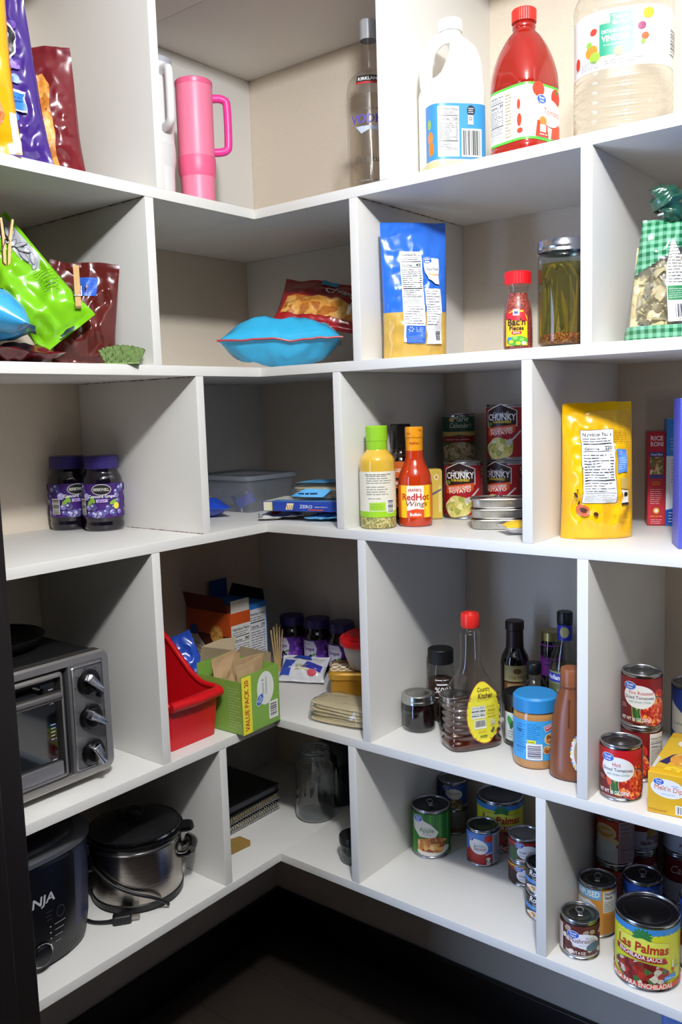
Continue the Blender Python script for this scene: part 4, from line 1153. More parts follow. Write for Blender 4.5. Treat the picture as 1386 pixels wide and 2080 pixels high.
# big yellow pouch
o = thing('chocolate_pouch', 'big bright yellow stand-up pouch beside the right divider, third shelf', 'pouch', .672, .125, SD3, toward(.672, .125, 15))
b = Bag(.128, .232, .075, 91, .0055, True, .07, .92, .04, .004, 7)
bagpart(o, b, M('F2B60C', .2, 0, .04, .1, 40, .4), 'pouch')
s = Sheet(); s.rect(-.034, .062, .026, .186, '1A1A1A'); s.nutri(-.0332, .0628, .0252, .1852, '220', 5)
s.poly([(.030, .112), (.046, .114), (.046, .152), (.028, .152)], '5A8FE0'); s.words(.031, .118, .045, .138, 6, 'C8DAF4', 3)
for i in range(6): s.crect(.035+.003*math.cos(i*PI/3), .146+.003*math.sin(i*PI/3), .0024, .001, WHITE, i*PI/3)
s.words(.026, .162, .052, .184, 6, '7A5A10', 4, .4, .2); s.rect(.034, .085, .045, .104, 'B89A50'); s.rect(.034, .06, .045, .083, 'E8E4DC'); s.ell(.04, .076, .004, .004, '1E1E1E'); s.rect(.034, .058, .045, .062, '1E1E1E')
s.ell(-.032, .050, .0115, .0085, 'B8562A', -.6); s.ell(-.031, .050, .006, .004, '4A2414', -.6); s.ell(-.012, .044, .0045, .0035, '3A2214'); s.ell(-.038, .064, .003, .005, '4A2A18'); s.ell(-.045, .077, .002, .004, '4A2A18', .5); s.ell(-.041, .085, .0015, .0015, '4A2A18')
s.words(.02, .035, .045, .045, 2, 'B8860A', 6)
s.build('back_print', o, b.pt, .005, .005, .0009, .00012)

# boxes at the right end
o = carton(.705, .326, SD3, .06, .032, .175, math.radians(-66), 'narrow red box of rice with a picture window', 'B4222E', 'rice_box')
s = Sheet(); s.rect(-.0155, .002, .0155, .173, 'BE2A36'); s.text('RICE', 0, .159, .0085, WHITE, w=.022, bold=True); s.text('RONI', 0, .148, .0085, WHITE, w=.022, bold=True)
s.rect(-.012, .129, .012, .137, '2A4AA0'); s.text('Fried Rice', 0, .131, .004, WHITE, w=.02, bold=True); s.rect(-.012, .096, .012, .128, food(['C8B078', '8A6A3A', 'E0D0A0', 'A03A28', '5A7A3A'], 200)); s.rect(-.012, .088, .012, .095, '4A4A8A')
s.words(-.008, .076, .008, .084, 2, 'E8C030', 3); s.words(-.011, .04, .011, .07, 8, 'F0C8C8', 4, .5, .3); s.ell(0, .028, .0055, .0055, 'E8B84A'); s.ell(0, .028, .003, .003, 'F4EDE0'); s.words(-.011, .016, .011, .02, 1, 'F0C030', 5); s.words(-.01, .003, .01, .013, 3, 'F0C8C8', 6)
s.build('front_print', o, facept('front', .06, .032, .175), .05)
o = carton(.752, .336, SD3, .05, .062, .198, math.radians(-66), 'light blue and white food box right of the narrow red box', '3E8FE0', bev=.0015)
s = Sheet(); s.rect(-.031, .03, .031, .130, 'DDE3EA'); s.poly([(-.031, .03), (.031, .03), (.031, .055), (0, .038)], '2E86D8'); s.rect(-.031, .002, .031, .03, '1E4FA8'); s.words(-.026, .006, .026, .028, 4, 'C8D4F0', 3); s.words(-.022, .08, .024, .125, 8, '8A96A8', 4); s.words(-.024, .14, .024, .165, 4, 'B0D4F4', 5); s.words(-.018, .178, .018, .194, 3, 'D8E8F8', 6); s.crect(-.004, .172, .008, .004, 'B8323A', .4)
s.build('front_print', o, facept('front', .05, .062, .198), .05)
obj('open_flap', box(-.002, .024, -.03, .03, .1981, .1992), M('C9B89A', .6), o)
carton(.888, .115, SD3, .06, .15, .235, toward(.888, .115, 12), 'violet-blue box cut off at the right edge, third shelf', '4A52B8')
# ================================================================== fourth shelf
# toaster oven
o = thing('toaster_oven', 'brushed steel toaster oven with three knobs, partly behind the dark trim', 'toaster oven', -.205, -.585, SD)
X, W, H0, H1 = .160, .200, .014, .242
ST = steel('B4B0AC', .38, .12)
bm = bmesh.new(); addbox(bm, -X, X-.012, -W, W, H0+.004, H1-.012, 0, .006); obj('housing', bm, M('141414', .45), o)
bm = bmesh.new(); addbox(bm, -X+.01, X-.016, -W+.004, W-.012, H1-.014, H1-.004, 0, .004); obj('top_panel', bm, M('0E0E0F', .5), o)
def frame_ring(y0, y1, z0, z1, r, g, x0, x1, n=7):
    def loop(d, x):
        out = []
        for cy, cz, a0 in ((y1, z1, 0), (y0, z1, 90), (y0, z0, 180), (y1, z0, 270)):
            for k in range(n):
                a = math.radians(a0+k*90/(n-1)); rr = max(.0005, r-d)
                sy = 1 if cy == y1 else -1; sz = 1 if cz == z1 else -1
                out.append((x, cy-sy*(r)+rr*math.cos(a), cz-sz*(r)+rr*math.sin(a)))
        return out
    bm = bmesh.new()
    L = [[bm.verts.new(p) for p in loop(d, x)] for d, x in ((0, x0), (0, x1-.004), (.004, x1), (g-.002, x1), (g, x1-.003), (g, x0))]
    N = len(L[0])
    for a, b2 in zip(L, L[1:]):
        for i in range(N): bm.faces.new((a[i], a[(i+1) % N], b2[(i+1) % N], b2[i]))
    bmesh.ops.recalc_face_normals(bm, faces=bm.faces)
    return bm
obj('front_frame', frame_ring(-W, W, H0, H1, .020, .017, X-.026, X), ST, o)
bm = bmesh.new(); addbox(bm, X-.02, X-.0005, W-.088, W-.012, H0+.012, H1-.014, 0, .002); obj('control_fascia', bm, M('6E6C6C', .36, .55), o)
obj('control_panel', frame_ring(W-.084, W-.014, H0+.016, H1-.018, .008, .004, X-.012, X+.002), steel('B5B3B4', .33, .1), o)
DO = obj('door', frame_ring(-W+.018, W-.098, H0+.018, H1-.020, .008, .018, X-.014, X+.002), ST, o)
bm = bmesh.new(); addbox(bm, X-.006, X+.002, -W+.03, W-.11, H0+.026, H0+.050, 0, .001); obj('door_rail', bm, steel('B4B0AE', .4, .1), DO)
bm = bmesh.new(); addbox(bm, X-.010, X-.006, -W+.034, W-.114, H0+.04, H1-.036); obj('door_glass', bm, clear('50504E', .04, .0, 2.5), DO)
bm = bmesh.new(); addtube(bm, [(X+.028, -W+.05, H1-.050), (X+.028, W-.125, H1-.050)], .009, 14, 0, True, 1)
for y in (-W+.06, W-.135): addtube(bm, [(X, y, H1-.050), (X+.028, y, H1-.050)], .006, 10, 0, True, 1)
obj('door_handle', bm, steel('8F8B87', .3, .1), DO)
bm = bmesh.new()
for i in range(9): addtube(bm, [(X-.03-i*.03, -W+.03, .125), (X-.03-i*.03, W-.11, .125)], .0015, 6, 0, False, 1)
addtube(bm, [(X-.025, -W+.03, .125), (X-.025, W-.11, .125)], .0025, 6, 0, False, 1)
obj('rack', bm, steel('A8A8A8', .25), o)
s = Sheet()
for i, z in enumerate((.178, .115, .052)): s.rect(W-.121, z-.018, W-.117, z+.018, '3A3A3C') if False else s.words(W-.126, z-.012, W-.116, z+.02, 5, 'B8B8BA', i+2, .5)
s.build('glass_print', DO, lambda u, v, q: (X-.0055+q, u, v), .05)
for i, z in enumerate((.190, .126, .060)):
    kn = obj('knob', lathe([(.0, 0), (.0215, 0), (.0215, .003), (.0195, .004), (.018, .012), (.016, .0135), (0, .0135)], 40), M('0C0C0E', .25), o)
    kn.matrix_local = Matrix.Translation((X+.002, W-.049, z)) @ Matrix.Rotation(PI/2, 4, 'Y') @ Matrix.Rotation((.75, .95, .45)[i], 4, 'Z')
    bm = bmesh.new(); addbox(bm, -.0195, .0200, -.008, .008, .0125, .027, 0, .002)
    for v in bm.verts:
        if v.co.x > 0 and v.co.z > .02: v.co.y *= .6
    g = obj('knob_grip', bm, steel('B8B8BC', .15), kn)
    g2 = obj('knob_ring', lathe([(.0215, 0), (.0235, 0), (.0235, .0018), (.0222, .0022)], 40), steel('6E6E72', .25), kn)
obj('indicator_lamp', Rev([(0, .006), (.001, .006), (.002, .004)], 1).bm(20), M('141430', .1), o).matrix_local = Matrix.Translation((X+.002, W-.026, .161)) @ Matrix.Rotation(PI/2, 4, 'Y')
s = Sheet()
for z in (.190, .126, .060):
    for k in range(8):
        a = k*PI/4+.2; s.crect(W-.049+.029*math.cos(a), z+.027*math.sin(a), .004, .0016, '3A3A42')
s.build('panel_print', o, lambda u, v, q: (X+.002+q, u, v), .05)
for sx in (1, -1):
    for sy in (1, -1): obj('foot', lathe([(0, 0), (.009, 0), (.011, .003), (.011, .016), (0, .016)], 20), M('0E0E0E', .6), o).location = (sx*(X-.04), sy*(W-.055), 0)
o = thing('baking_pan', 'round black pan lying on top of the toaster oven', 'pan', -.225, -.515, SD+.2425, 0)
obj('pan_body', lathe([(0, .003), (.075, .003), (.088, .012), (.094, .020), (.097, .021), (.097, .018), (.090, .009), (.077, 0), (0, 0)], 48), M('0B0B0C', .4), o)
obj('rolled_rim', lathe([(.0945, .0195), (.0965, .0225), (.0985, .0215), (.0975, .0185)], 48), M('101011', .3), o)

# red bin
RED = M('C21018', .3, 0, .05, .05, 120)
o = thing('storage_bin', 'bright red plastic stacking bin with scooped front', 'bin', -.150, -.2005, SD, 0)
def binloop(bm, z_at, g, zfix=None):
    """rounded rectangle, front +x; g grows the wall outwards"""
    out = []; hx, hy, r = .122+g, .066+g, .016+max(g, -.01)
    for cx, cy, a0 in ((1, 1, 0), (-1, 1, 90), (-1, -1, 180), (1, -1, 270)):
        for k in range(7):
            a = math.radians(a0+k*15)
            out.append(bm.verts.new((cx*(hx-r)+r*math.cos(a), cy*(hy-r)+r*math.sin(a), 0)))
        nxt = {0: (-1, 1), 1: (-1, -1), 2: (1, -1), 3: (1, 1)}
    return out
def rim_h(x):
    t = max(0, min(1, (.075-x)/.17)); t = t*t*(3-2*t)
    return .096+.105*t
bm = bmesh.new()
def wall(g0, g1, n, floor):
    rows = []
    for j in range(n+1):
        t = j/n; g = g0+(g1-g0)*t; L = []
        hx, hy, r = .112+g, .0665+g, .016
        per = []
        for cx, cy, a0 in ((1, 1, 0), (-1, 1, 90), (-1, -1, 180), (1, -1, 270)):
            for k in range(6): 
                a = math.radians(a0+k*18); per.append((cx*(hx-r)+r*math.cos(a), cy*(hy-r)+r*math.sin(a)))
            if cy == 1 and cx == 1: per += [((hx-r)*(1-2*q/14), hy) for q in range(1, 14)]
            if cy == -1 and cx == -1: per += [((hx-r)*(-1+2*q/14), -hy) for q in range(1, 14)]
        for x, y in per: L.append(bm.verts.new((x, y, floor+(rim_h(x)-floor)*t)))
        rows.append(L)
    N = len(rows[0])
    for a, b2 in zip(rows, rows[1:]):
        for i in range(N): bm.faces.new((a[i], a[(i+1) % N], b2[(i+1) % N], b2[i]))
    return rows
Ro = wall(0, .008, 8, 0); Ri = wall(-.003, .005, 8, .004); N = len(Ro[0])
bm.faces.new(Ro[0][::-1]); bm.faces.new(Ri[0])
for i in range(N): bm.faces.new((Ro[-1][i], Ro[-1][(i+1) % N], Ri[-1][(i+1) % N], Ri[-1][i]))
rimpts = [v.co.copy() for v in Ro[-1]]
bmesh.ops.recalc_face_normals(bm, faces=bm.faces)
obj('bin_body', bm, RED, o, 50)
bm = bmesh.new(); addtube(bm, rimpts+[rimpts[0]], .0062, 10, 0, False, 1); obj('rolled_rim', bm, RED, o)
bm = bmesh.new(); addtube(bm, [(.126, -.066, .094), (.129, 0, .093), (.126, .066, .094)], .0105, 12); obj('front_lip', bm, RED, o)

# green value box
o = thing('snack_box', 'torn open green oatmeal box with yellow stripe, overhanging the shelf edge', 'box', -.045, -.0615, SD, math.radians(1))
DX, DY, DZ = .130, .114, .124
GR = M('7FA848', .4, 0, .06); BRN = M('B89C74', .7, 0, .1, .1, 80)
bm = bmesh.new()
for a in ((DX/2-.0015, DX/2, -DY/2, DY/2, .001, DZ), (-DX/2, DX/2, -DY/2, -DY/2+.0015, 0, DZ-.012), (-DX/2, DX/2, DY/2-.0015, DY/2, 0, DZ), (-DX/2, -DX/2+.0015, -DY/2, DY/2, 0, DZ+.01), (-DX/2, DX/2, -DY/2, DY/2, 0, .0015)): addbox(bm, *a)
obj('carton', bm, GR, o)
bm = bmesh.new()
vs = [(-DX/2, -DY/2+.01, DZ+.01), (-DX/2, DY/2, DZ+.01), (-DX/2-.012, DY/2+.02, DZ+.034), (-DX/2-.01, DY/4, DZ+.042), (-DX/2-.012, -DY/4, DZ+.038)]
f = bm.faces.new([bm.verts.new(v) for v in vs]); bmesh.ops.solidify(bm, geom=[f], thickness=.0012); obj('torn_flap', bm, M('A8977A', .8), o)
bm = bmesh.new(); vs = [(DX/2-.02, DY/2-.001, DZ), (-DX/2, DY/2-.001, DZ), (-DX/2-.005, DY/2+.028, DZ+.012), (DX/2-.04, DY/2+.022, DZ+.014)]
f = bm.faces.new([bm.verts.new(v) for v in vs]); bmesh.ops.solidify(bm, geom=[f], thickness=.0012); obj('side_flap', bm, M('A8977A', .8), o)
s = Sheet(); s.rect(-DY/2, .0, -DY/2+.028, DZ-.002, 'EDE23A'); s.text('VALUE PACK 20', -DY/2+.0195, .060, .0125, 'B8301C', w=.108, rot=PI/2, bold=True)
s.ell(.014, .083, .026, .036, 'E6E8E0'); s.great(-.004, .062, .026, .9); s.text('Apples &', .008, .088, .0062, '5A7A8A', w=.034, rot=PI/2); s.text('Cinnamon', .018, .088, .0062, '5A7A8A', w=.038, rot=PI/2)
s.rect(.022, .012, .050, .050, 'EDECE8'); s.bars(.026, .017, .046, .046, INK, 3, False, None)
s.build('front_print', o, facept('front', DX, DY, DZ), .05, None, .0004)
s = Sheet(); s.words(.025, .012, .062, .1, 15, 'B8CBA0', 3, .4, .5); s.build('side_print', o, facept('left', DX, DY, DZ), .05)
# pouches inside, each its own thing
pm = M('C2A27A', .4, 0, .1, .15, 60)
for i, (dx, dy, rz, rx, ry, hh, l) in enumerate(((.040, -.008, 3, 4, 5, .142, 'tan paper sachet standing at the front of the open green box'), (.014, .006, -3, -5, 4, .140, 'tan paper sachet in the middle of the open green box'), (-.014, -.010, 2, 4, -2, .146, 'tan paper sachet at the rear left of the open green box'), (-.042, .006, -2, -3, -2, .132, 'tan paper sachet at the rear right of the open green box'))):
    q = thing('sachet', l, 'sachet', -.045+dx, -.0615+dy, SD+.002, math.radians(rz), 'oatmeal sachets')
    b = Bag(.076, hh, .016, 100+i, .003, fold=8); bagpart(q, b, pm, 'paper_pouch', None, 24, 30)
    if i == 1:
        s = Sheet(); s.rect(-.010, .095, .012, .118, 'B4502A'); s.rect(-.008, .097, .010, .116, 'C2A27A'); s.build('stamp', q, b.pt, .006, .006, .0008, .0002)
    tilt(q, rx, ry); settle(q, SD+.003)
o = thing('snack_pouch', 'small royal blue snack pouch standing between the red bin and the green box', 'pouch', -.205, -.040, SD, toward(-.2, -.04, -10))
b = Bag(.095, .150, .04, 111, .006, fold=7); bagpart(o, b, M('2A50B8', .25, 0, .1, .2, 40, .4), 'pouch')
s = Sheet()
for u, v, a in ((-.02, .05, .014), (.01, .075, .012), (.02, .04, .013), (-.01, .1, .010)): s.ell(u, v, a, a*.7, food(['C9A070', 'B0804A', 'D8B88A'], 120), u*40, 18)
s.build('front_print', o, b.pt, .006, .006, .001, .0003); tilt(o, 22, -6); settle(o, SD)

# cracker boxes at the back
o = carton(-.2975, .125, SD, .155, .068, .182, 0, 'open orange cracker box in the back corner with printed crackers', 'C4501C', 'cracker_box')
CRK = food(['D89A48', 'C88436', 'E4B060'], 160)
s = Sheet(); s.rect(-.076, .002, .076, .125, '4A1C14'); s.rect(-.076, .125, .076, .18, 'C4501C'); s.ell(.028, .125, .022, .024, 'D8923C'); s.ell(.028, .125, .018, .02, CRK); s.ell(.052, .068, .022, .025, CRK); s.ell(-.045, .03, .03, .025, CRK)
s.poly([(-.07, .115), (-.045, .125), (-.01, .09), (.02, .055), (-.005, .03), (-.05, .045), (-.07, .08)], 'CFC4BC'); s.words(-.055, .06, -.01, .1, 4, 'A86A4A', 4, .5, .3, -.3); s.ell(-.052, .13, .016, .013, '2B4FA0')
s.build('side_print', o, facept('left', .155, .068, .182), .05)
s = Sheet(); s.rect(-.0325, .002, .0325, .152, 'DEDDD8'); s.nutri(-.031, .01, .031, .15, '80', 3, 'DEDDD8'); s.build('front_print', o, facept('front', .155, .068, .182), .05)
bm = bmesh.new(); addbox(bm, .0755, .0765, -.030, .032, .182, .212); f = obj('open_flap', bm, M('D9D4C8', .6), o)
bm = bmesh.new(); vs = [(-.076, -.034, .182), (.07, -.034, .182), (.066, -.046, .222), (-.07, -.05, .226)]
f = bm.faces.new([bm.verts.new(v) for v in vs]); bmesh.ops.solidify(bm, geom=[f], thickness=.001); obj('open_flap', bm, M('8A3A1C', .5), o)
o = carton(-.2985, .1945, SD, .140, .064, .190, 0, 'blue cracker box with nutrition panel beside the orange box', '2F7AD0', 'cracker_box')
s = Sheet(); s.rect(-.031, .002, .028, .176, 'DEDFE2'); s.nutri(-.030, .012, .026, .174, '130', 4, 'DEDFE2'); s.build('front_print', o, facept('front', .140, .064, .19), .05)
bm = bmesh.new(); vs = [(-.065, .031, .19), (.065, .031, .19), (.05, .042, .215), (-.06, .042, .22)]
f = bm.faces.new([bm.verts.new(v) for v in vs]); bmesh.ops.solidify(bm, geom=[f], thickness=.001); obj('open_flap', bm, M('20262E', .6), o)
bm = bmesh.new(); addbox(bm, -.069, -.068, -.03, .03, .19, .235); obj('open_flap', bm, M('2456A8', .5), o)
GJ = 'grape jelly on the fourth shelf'
jelly(-.222, .312, SD, -30, 'grape jelly jar nearest the blue cracker box, fourth shelf corner', GJ, .88, True)
jelly(-.144, .322, SD, -22, 'grape jelly jar in the middle of the three in the fourth shelf corner', GJ, .88, True)
jelly(-.0645, .322, SD, -20, 'grape jelly jar on the right of the three, behind the red lidded bowl', GJ, .88, True)
def a4(s):
    s.poly([(-.058, .012), (-.03, .010), (-.02, .05), (-.05, .06)], '2A48A8'); s.poly([(.0, .03), (.05, .02), (.052, .04), (.01, .05)], '3A3AA0'); s.ell(.03, .018, .012, .007, 'C84A5A'); s.words(-.015, .02, .02, .04, 3, 'C8B848', 4, .5); s.poly([(-.03, .062), (.02, .056), (.01, .078), (-.02, .08)], '2A48A8')
q = flatpack(-.105, .205, SD, .120, .075, .05, -18, 'D8D8DC', 'white and blue crinkled noodle packet in front of the jelly jars', 121, a4)
q.rotation_euler.y = math.radians(-52); settle(q, SD)
o = thing('pasta_bundle', 'small bundle of pale dry sticks poking up beside the blue cracker box', 'pasta', -.222, .246, SD+.03, 0)
for i in range(5): obj('stick', tube([(0, i*.0035, -.03), (.005*(i-2), .0035*i+.002*(i-2), .095-.008*abs(i-2))], .0022, 6, 1), M('C2A572', .6), o)

# gold canister and red lidded bowl
o = thing('gold_canister', 'gold rectangular tin with white loops on its lid, beneath the bowl', 'tin', .075, .235, SD, toward(.075, .235, -4))
def rrect(rx, ry, rows, seg=64): return Rev([(z, rx+g, ry+g, 7, 0) for z, g in rows], 1).bm(seg)
obj('tin_body', rrect(.052, .082, ((0, -.004), (.003, 0), (.05, 0))), M('C08A2A', .35, .3), o)
obj('tin_lid', rrect(.052, .082, ((.05, .003), (.062, .004), (.066, .001), (.067, -.003))), M('CE9A3A', .32, .3), o)
bm = bmesh.new()
for j in range(2):
    for i in range(5):
        cy, cx = -.072+i*.019, .026-j*.03
        addtube(bm, [(cx+.011*math.cos(t), cy+.0085*math.sin(t), .0675) for t in [2*PI*q/16 for q in range(17)]], .0016, 6, 0, False, 1)
obj('white_loops', bm, M('E9E6DE', .5), o)
o = thing('lidded_bowl', 'translucent plastic bowl with a bright red lid, half hidden by the divider', 'bowl', .160, .218, SD+.0692, 0)
o.location.x, o.location.y = .088, .222
obj('bowl_body', lathe([(0, 0), (.034, 0), (.040, .004), (.050, .03), (.056, .058), (.058, .066), (.0555, .066), (.048, .03), (.038, .006), (0, .004)], 48), M('C6C3CA', .3, 0, 0, 0, 60, 0, .3), o)
obj('lid', lathe([(.058, .060), (.062, .058), (.0635, .062), (.0635, .070), (.061, .074), (.052, .074), (.050, .080), (.046, .083), (.04, .081), (0, .080)], 56), M('D81820', .3), o)
def flat_bread(): pass
q = tortillas(.140, .078, SD, .042, .072, 11, 0, 'bagged stack of pale flatbreads at the front of the fourth shelf', 'flatbread_pack', True)
q.rotation_euler[2] = math.radians(-84)

# bottles and jars on the right
o = thing('spice_jar', 'glass jar with dark grounds, black cap and upside-down white lettering', 'jar', .300, .200, SD, toward(.30, .2, 6))
sf = Rev([(0, .026), (.003, .0285), (.10, .0285), (.112, .027), (.122, .0235), (.13, .023)], 4)
obj('glass_wall', sf.bm(40), clear('EFEFEC', .03), o, 60); obj('ground_coffee', sf.bm(40, (True, True), .003, .085, -.0015), M('3A2014', .9, 0, .4, .4, 400), o, 60)
obj('cap', lidrib(.0272, .122, .152, 48), M('0D0D0E', .4), o)
s = Sheet(); s.words(-.016, .088, .020, .094, 1, WHITE, 3); s.words(-.012, .077, .014, .085, 1, WHITE, 7, .8, .05); s.text('100%', .001, .0745, .0125, WHITE, w=.034, bold=True, rot=PI); s.words(-.016, .05, .016, .057, 1, WHITE, 5)
s.build('printed_label', o, sf.pt, .0045, None, .0004)
JAM = M('1E0A0E', .1, 0, 0, 0, 60, .5)
JG = 'dark jam jars'
for x, y, r, l in ((.2955, .120, .0340, 'squat jam jar with silver lid, closest to the divider'), (.360, .154, .0310, 'squat jam jar with silver lid, half behind the syrup bottle')):
    o = thing('jam_jar', l, 'jar', x, y, SD, toward(x, y), JG)
    mason(o, r, .074, JAM, .056, True, r*.93, 'BDBDB8', 'B0AFA8', .016)
o = thing('syrup_bottle', 'tall nearly empty syrup bottle with red cap and yellow oval label', 'bottle', .428, .105, SD, toward(.428, .105, 26))
rows = [(0, .029, .048, 4), (.004, .034, .054, 4), (.014, .036, .057, 4)]
z = .022
while z < .105:
    w = 1-.12*max(0, (z-.06)/.05)**2
    rows += [(z, .0335*w, .0535*w, 3.2), (z+.004, .0335*w, .0535*w, 3.2), (z+.008, .0355*w, .057*w, 3.2)]; z += .0125
rows += [(.118, .0300, .0470, 2.6), (.135, .0255, .0365, 2.3), (.150, .0215, .0265, 2), (.170, .0185, .0205, 2), (.195, .0190, .0200, 2), (.214, .0205, .0205, 2), (.224, .020, .020, 2), (.232, .0135, .0135, 2), (.242, .013, .013, 2)]
sf = Rev(rows, 3)
obj('clear_wall', sf.bm(64), clear('F8F5F2', .02, .0, 1.3), o, 60)
obj('syrup', sf.bm(64, (True, True), .002, .030, -.0014), M('4A1C0E', .1, 0, .1, 0, 20, .3), o, 60)
obj('syrup_film', sf.bm(64, (False, False), .034, .088, -.0012), clear('E4D2C6', .1, .10), o, 60)
obj('cap', lathe([(.0165, .236), (.0178, .238), (.0182, .252), (.0175, .262), (.0165, .264), (.010, .2645), (.009, .266), (0, .266)], 36), M('E2281C', .35), o)
s = Sheet(); LX = .030
s.ell(.012, .074, .0405, .060, 'C8803A', 0, 48); s.ell(.012, .074, .039, .0585, 'EFE03A', 0, 48)
s.text('Country', .013, .115, .0085, '5A2A1A', w=.034, bold=True, slant=.2); s.text('Kitchen', .014, .104, .0085, '5A2A1A', w=.034, bold=True, slant=.2); s.text('BUTTERY', .012, .096, .004, '7A8A3A', w=.03)
s.rect(-.018, .066, .014, .09, 'E4E2D4'); s.words(-.017, .068, .0, .089, 6, '4A4A4A', 3); s.words(.001, .068, .013, .089, 6, '4A4A4A', 4); s.words(.017, .066, .040, .092, 8, '9A8A2A', 5, .4)
s.bars(-.010, .046, .012, .060, INK, 4, True, 'E4E2D4'); s.rect(.024, .048, .034, .060, 'C8C4A4'); s.words(-.004, .034, .016, .042, 3, 'C8641C', 6); s.words(.0, .026, .018, .032, 2, '4A6A2A', 7); s.ell(.029, .038, .004, .006, '6A6A4A')
s.build('paper_label', o, sf.pt, .0045, .006, .0022, .00012)
# skippy
o = thing('peanut_butter_jar', 'peanut butter jar with ribbed blue lid at the front of the shelf', 'jar', .568, .098, SD, toward(.568, .098, -2))
sf = Rev([(0, .035), (.003, .0385), (.010, .0400), (.094, .0400), (.102, .0385), (.106, .037), (.112, .0365)], 3)
obj('jar_body', sf.bm(48), M('B98650', .15, 0, .04, 0, 60, .4), o, 60); obj('lid', lidrib(.0408, .106, .133, 64, .004), M('2C86C4', .4), o)
s = Sheet(); s.rect(-PI*.0398, .018, PI*.0398, .092, '3FA0DC'); s.words(-.038, .030, -.017, .086, 12, '1E4A94', 3, .4); s.text('190', -.030, .069, .006, '16367A', bold=True); s.rect(-.038, .040, -.016, .0412, '16367A')
s.words(-.014, .058, .014, .088, 8, '1C5AA4', 5, .4, .4); s.rect(-.014, .050, .002, .056, 'E8E03A'); s.words(-.013, .051, .001, .055, 1, '3A3A2A', 6); s.bars(-.013, .022, .011, .047, '2A2A5A', 4, False)
s.crect(.028, .080, .022, .011, WHITE, .3); s.crect(.028, .080, .020, .009, 'C8202C', .3); s.text('SKIPPY', .0285, .0785, .005, WHITE, w=.017, rot=.3, bold=True)
for u, v, a in ((.028, .058, .011), (.022, .038, .008), (.037, .032, .009)): s.ell(u, v, a, a, 'E8D8B0'); s.ell(u, v, a*.85, a*.85, food(['8A4A20', 'B87434', 'D8A860'], 200))
s.build('paper_label', o, sf.pt, .0045, None, .0006)
# chocolate syrup
o = thing('chocolate_syrup_bottle', 'milk-chocolate brown squeeze bottle against the right divider', 'bottle', .6475, .078, SD, toward(.642, .078, -18))
sf = Rev([(0, .026, .030, 2.3), (.003, .030, .036, 2.4), (.012, .032, .038, 2.5), (.06, .030, .036, 2.5), (.095, .029, .034, 2.4), (.125, .0265, .031, 2.2), (.15, .022, .0245, 2), (.163, .019, .020, 2), (.168, .0205, .0205, 2), (.172, .019, .019, 2)], 4)
obj('bottle_body', sf.bm(56), M('7A4526', .3, 0, .04), o, 60)
obj('cap', lathe([(.0195, .170), (.0198, .172), (.0195, .195), (.018, .198), (.010, .199), (.0, .199)], 36), M('8C5230', .35), o)
s = Sheet(); s.ell(.032, .055, .024, .037, 'E9E4D8', 0, 36)
for i in range(36): s.ell(.032+.0235*math.cos(i*PI/18), .055+.0362*math.sin(i*PI/18), .0017, .0022, ('D84A6A', '4A8AD0', 'E8C040', 'E9E4D8')[i % 4], n=8); s.lay -= 1
s.lay += 1; s.ell(.032, .055, .018, .029, 'C8A078')
s.build('paper_label', o, sf.pt, .0045, .006, .0012, .0001)
obj('grip_groove', tube([tuple(sf.pt(.004, .098+.012*i, .0002)) for i in range(5)], .0016, 8), M('5A3018', .4), o)
# behind them
o = thing('marinade_bottle', 'dark marinade bottle with brown neck wrap and tan label at the back', 'bottle', .425, .295, SD, toward(.425, .295, 4))
sf = Rev([(0, .027), (.003, .030), (.118, .030), (.132, .0275), (.145, .021), (.155, .018), (.19, .0172)], 4)
obj('bottle_body', sf.bm(44), M('140B08', .08, 0, 0, 0, 60, .6), o, 60)
obj('neck_wrap', lathe([(.0188, .152), (.0182, .16), (.0178, .188), (.0196, .190), (.0196, .206), (.018, .208), (0, .208)], 36), M('2E1812', .4), o)
s = Sheet(); s.rect(-.026, .084, .026, .118, 'A89A66'); s.ell(.003, .106, .009, .006, '6A4A2A'); s.text('Old Mill', .001, .089, .008, '4A3A22', w=.034); s.rect(-.026, .064, .026, .082, '7A4A24'); s.rect(-.018, .068, .018, .079, 'A88A5A'); s.ell(0, .04, .026, .018, food(['5A2E1C', '7A3A1E', '4A2416'], 140))
s.build('paper_label', o, sf.pt, .0045, None, .0005)
o = thing('jam_jar', 'slim magenta-wrapped jar with gold lid at the back of the shelf', 'jar', .498, .318, SD, toward(.498, .318))
sf = Rev([(0, .021), (.003, .0235), (.10, .0235), (.16, .0235), (.172, .021), (.178, .0205)], 3)
obj('jar_body', sf.bm(36), M('1A1014', .1, 0, 0, 0, 60, .5), o, 60)
obj('lid', lathe([(.0215, .172), (.0228, .173), (.0228, .190), (.021, .192), (0, .1915)], 36), M('A89A60', .3, .8), o)
s = Sheet(); s.rect(-PI*.0234, .10, PI*.0234, .165, 'A234A6'); s.words(-.014, .12, .016, .138, 2, '3A2A6A', 3, .7); s.build('paper_label', o, sf.pt, .0045, None, .0005)
o = thing('wine_bottle', 'clear cooking wine bottle with blue neck band and green label at the back', 'bottle', .563, .238, SD, toward(.563, .238, -4))
sf = Rev([(0, .027), (.003, .0305), (.13, .0305), (.148, .0295), (.17, .025), (.195, .0165), (.205, .0135), (.24, .0125)], 4)
obj('glass_wall', sf.bm(44), clear('F3F6F0', .02, 0, 1.3), o, 60)
obj('cooking_wine', sf.bm(40, (True, True), .004, .150, -.002), clear('D6D0B0', .05, .06, .4), o, 60)
obj('cap', lathe([(.0145, .232), (.0152, .234), (.0152, .254), (.0138, .256), (0, .256)], 32), M('0C0C0E', .35), o)
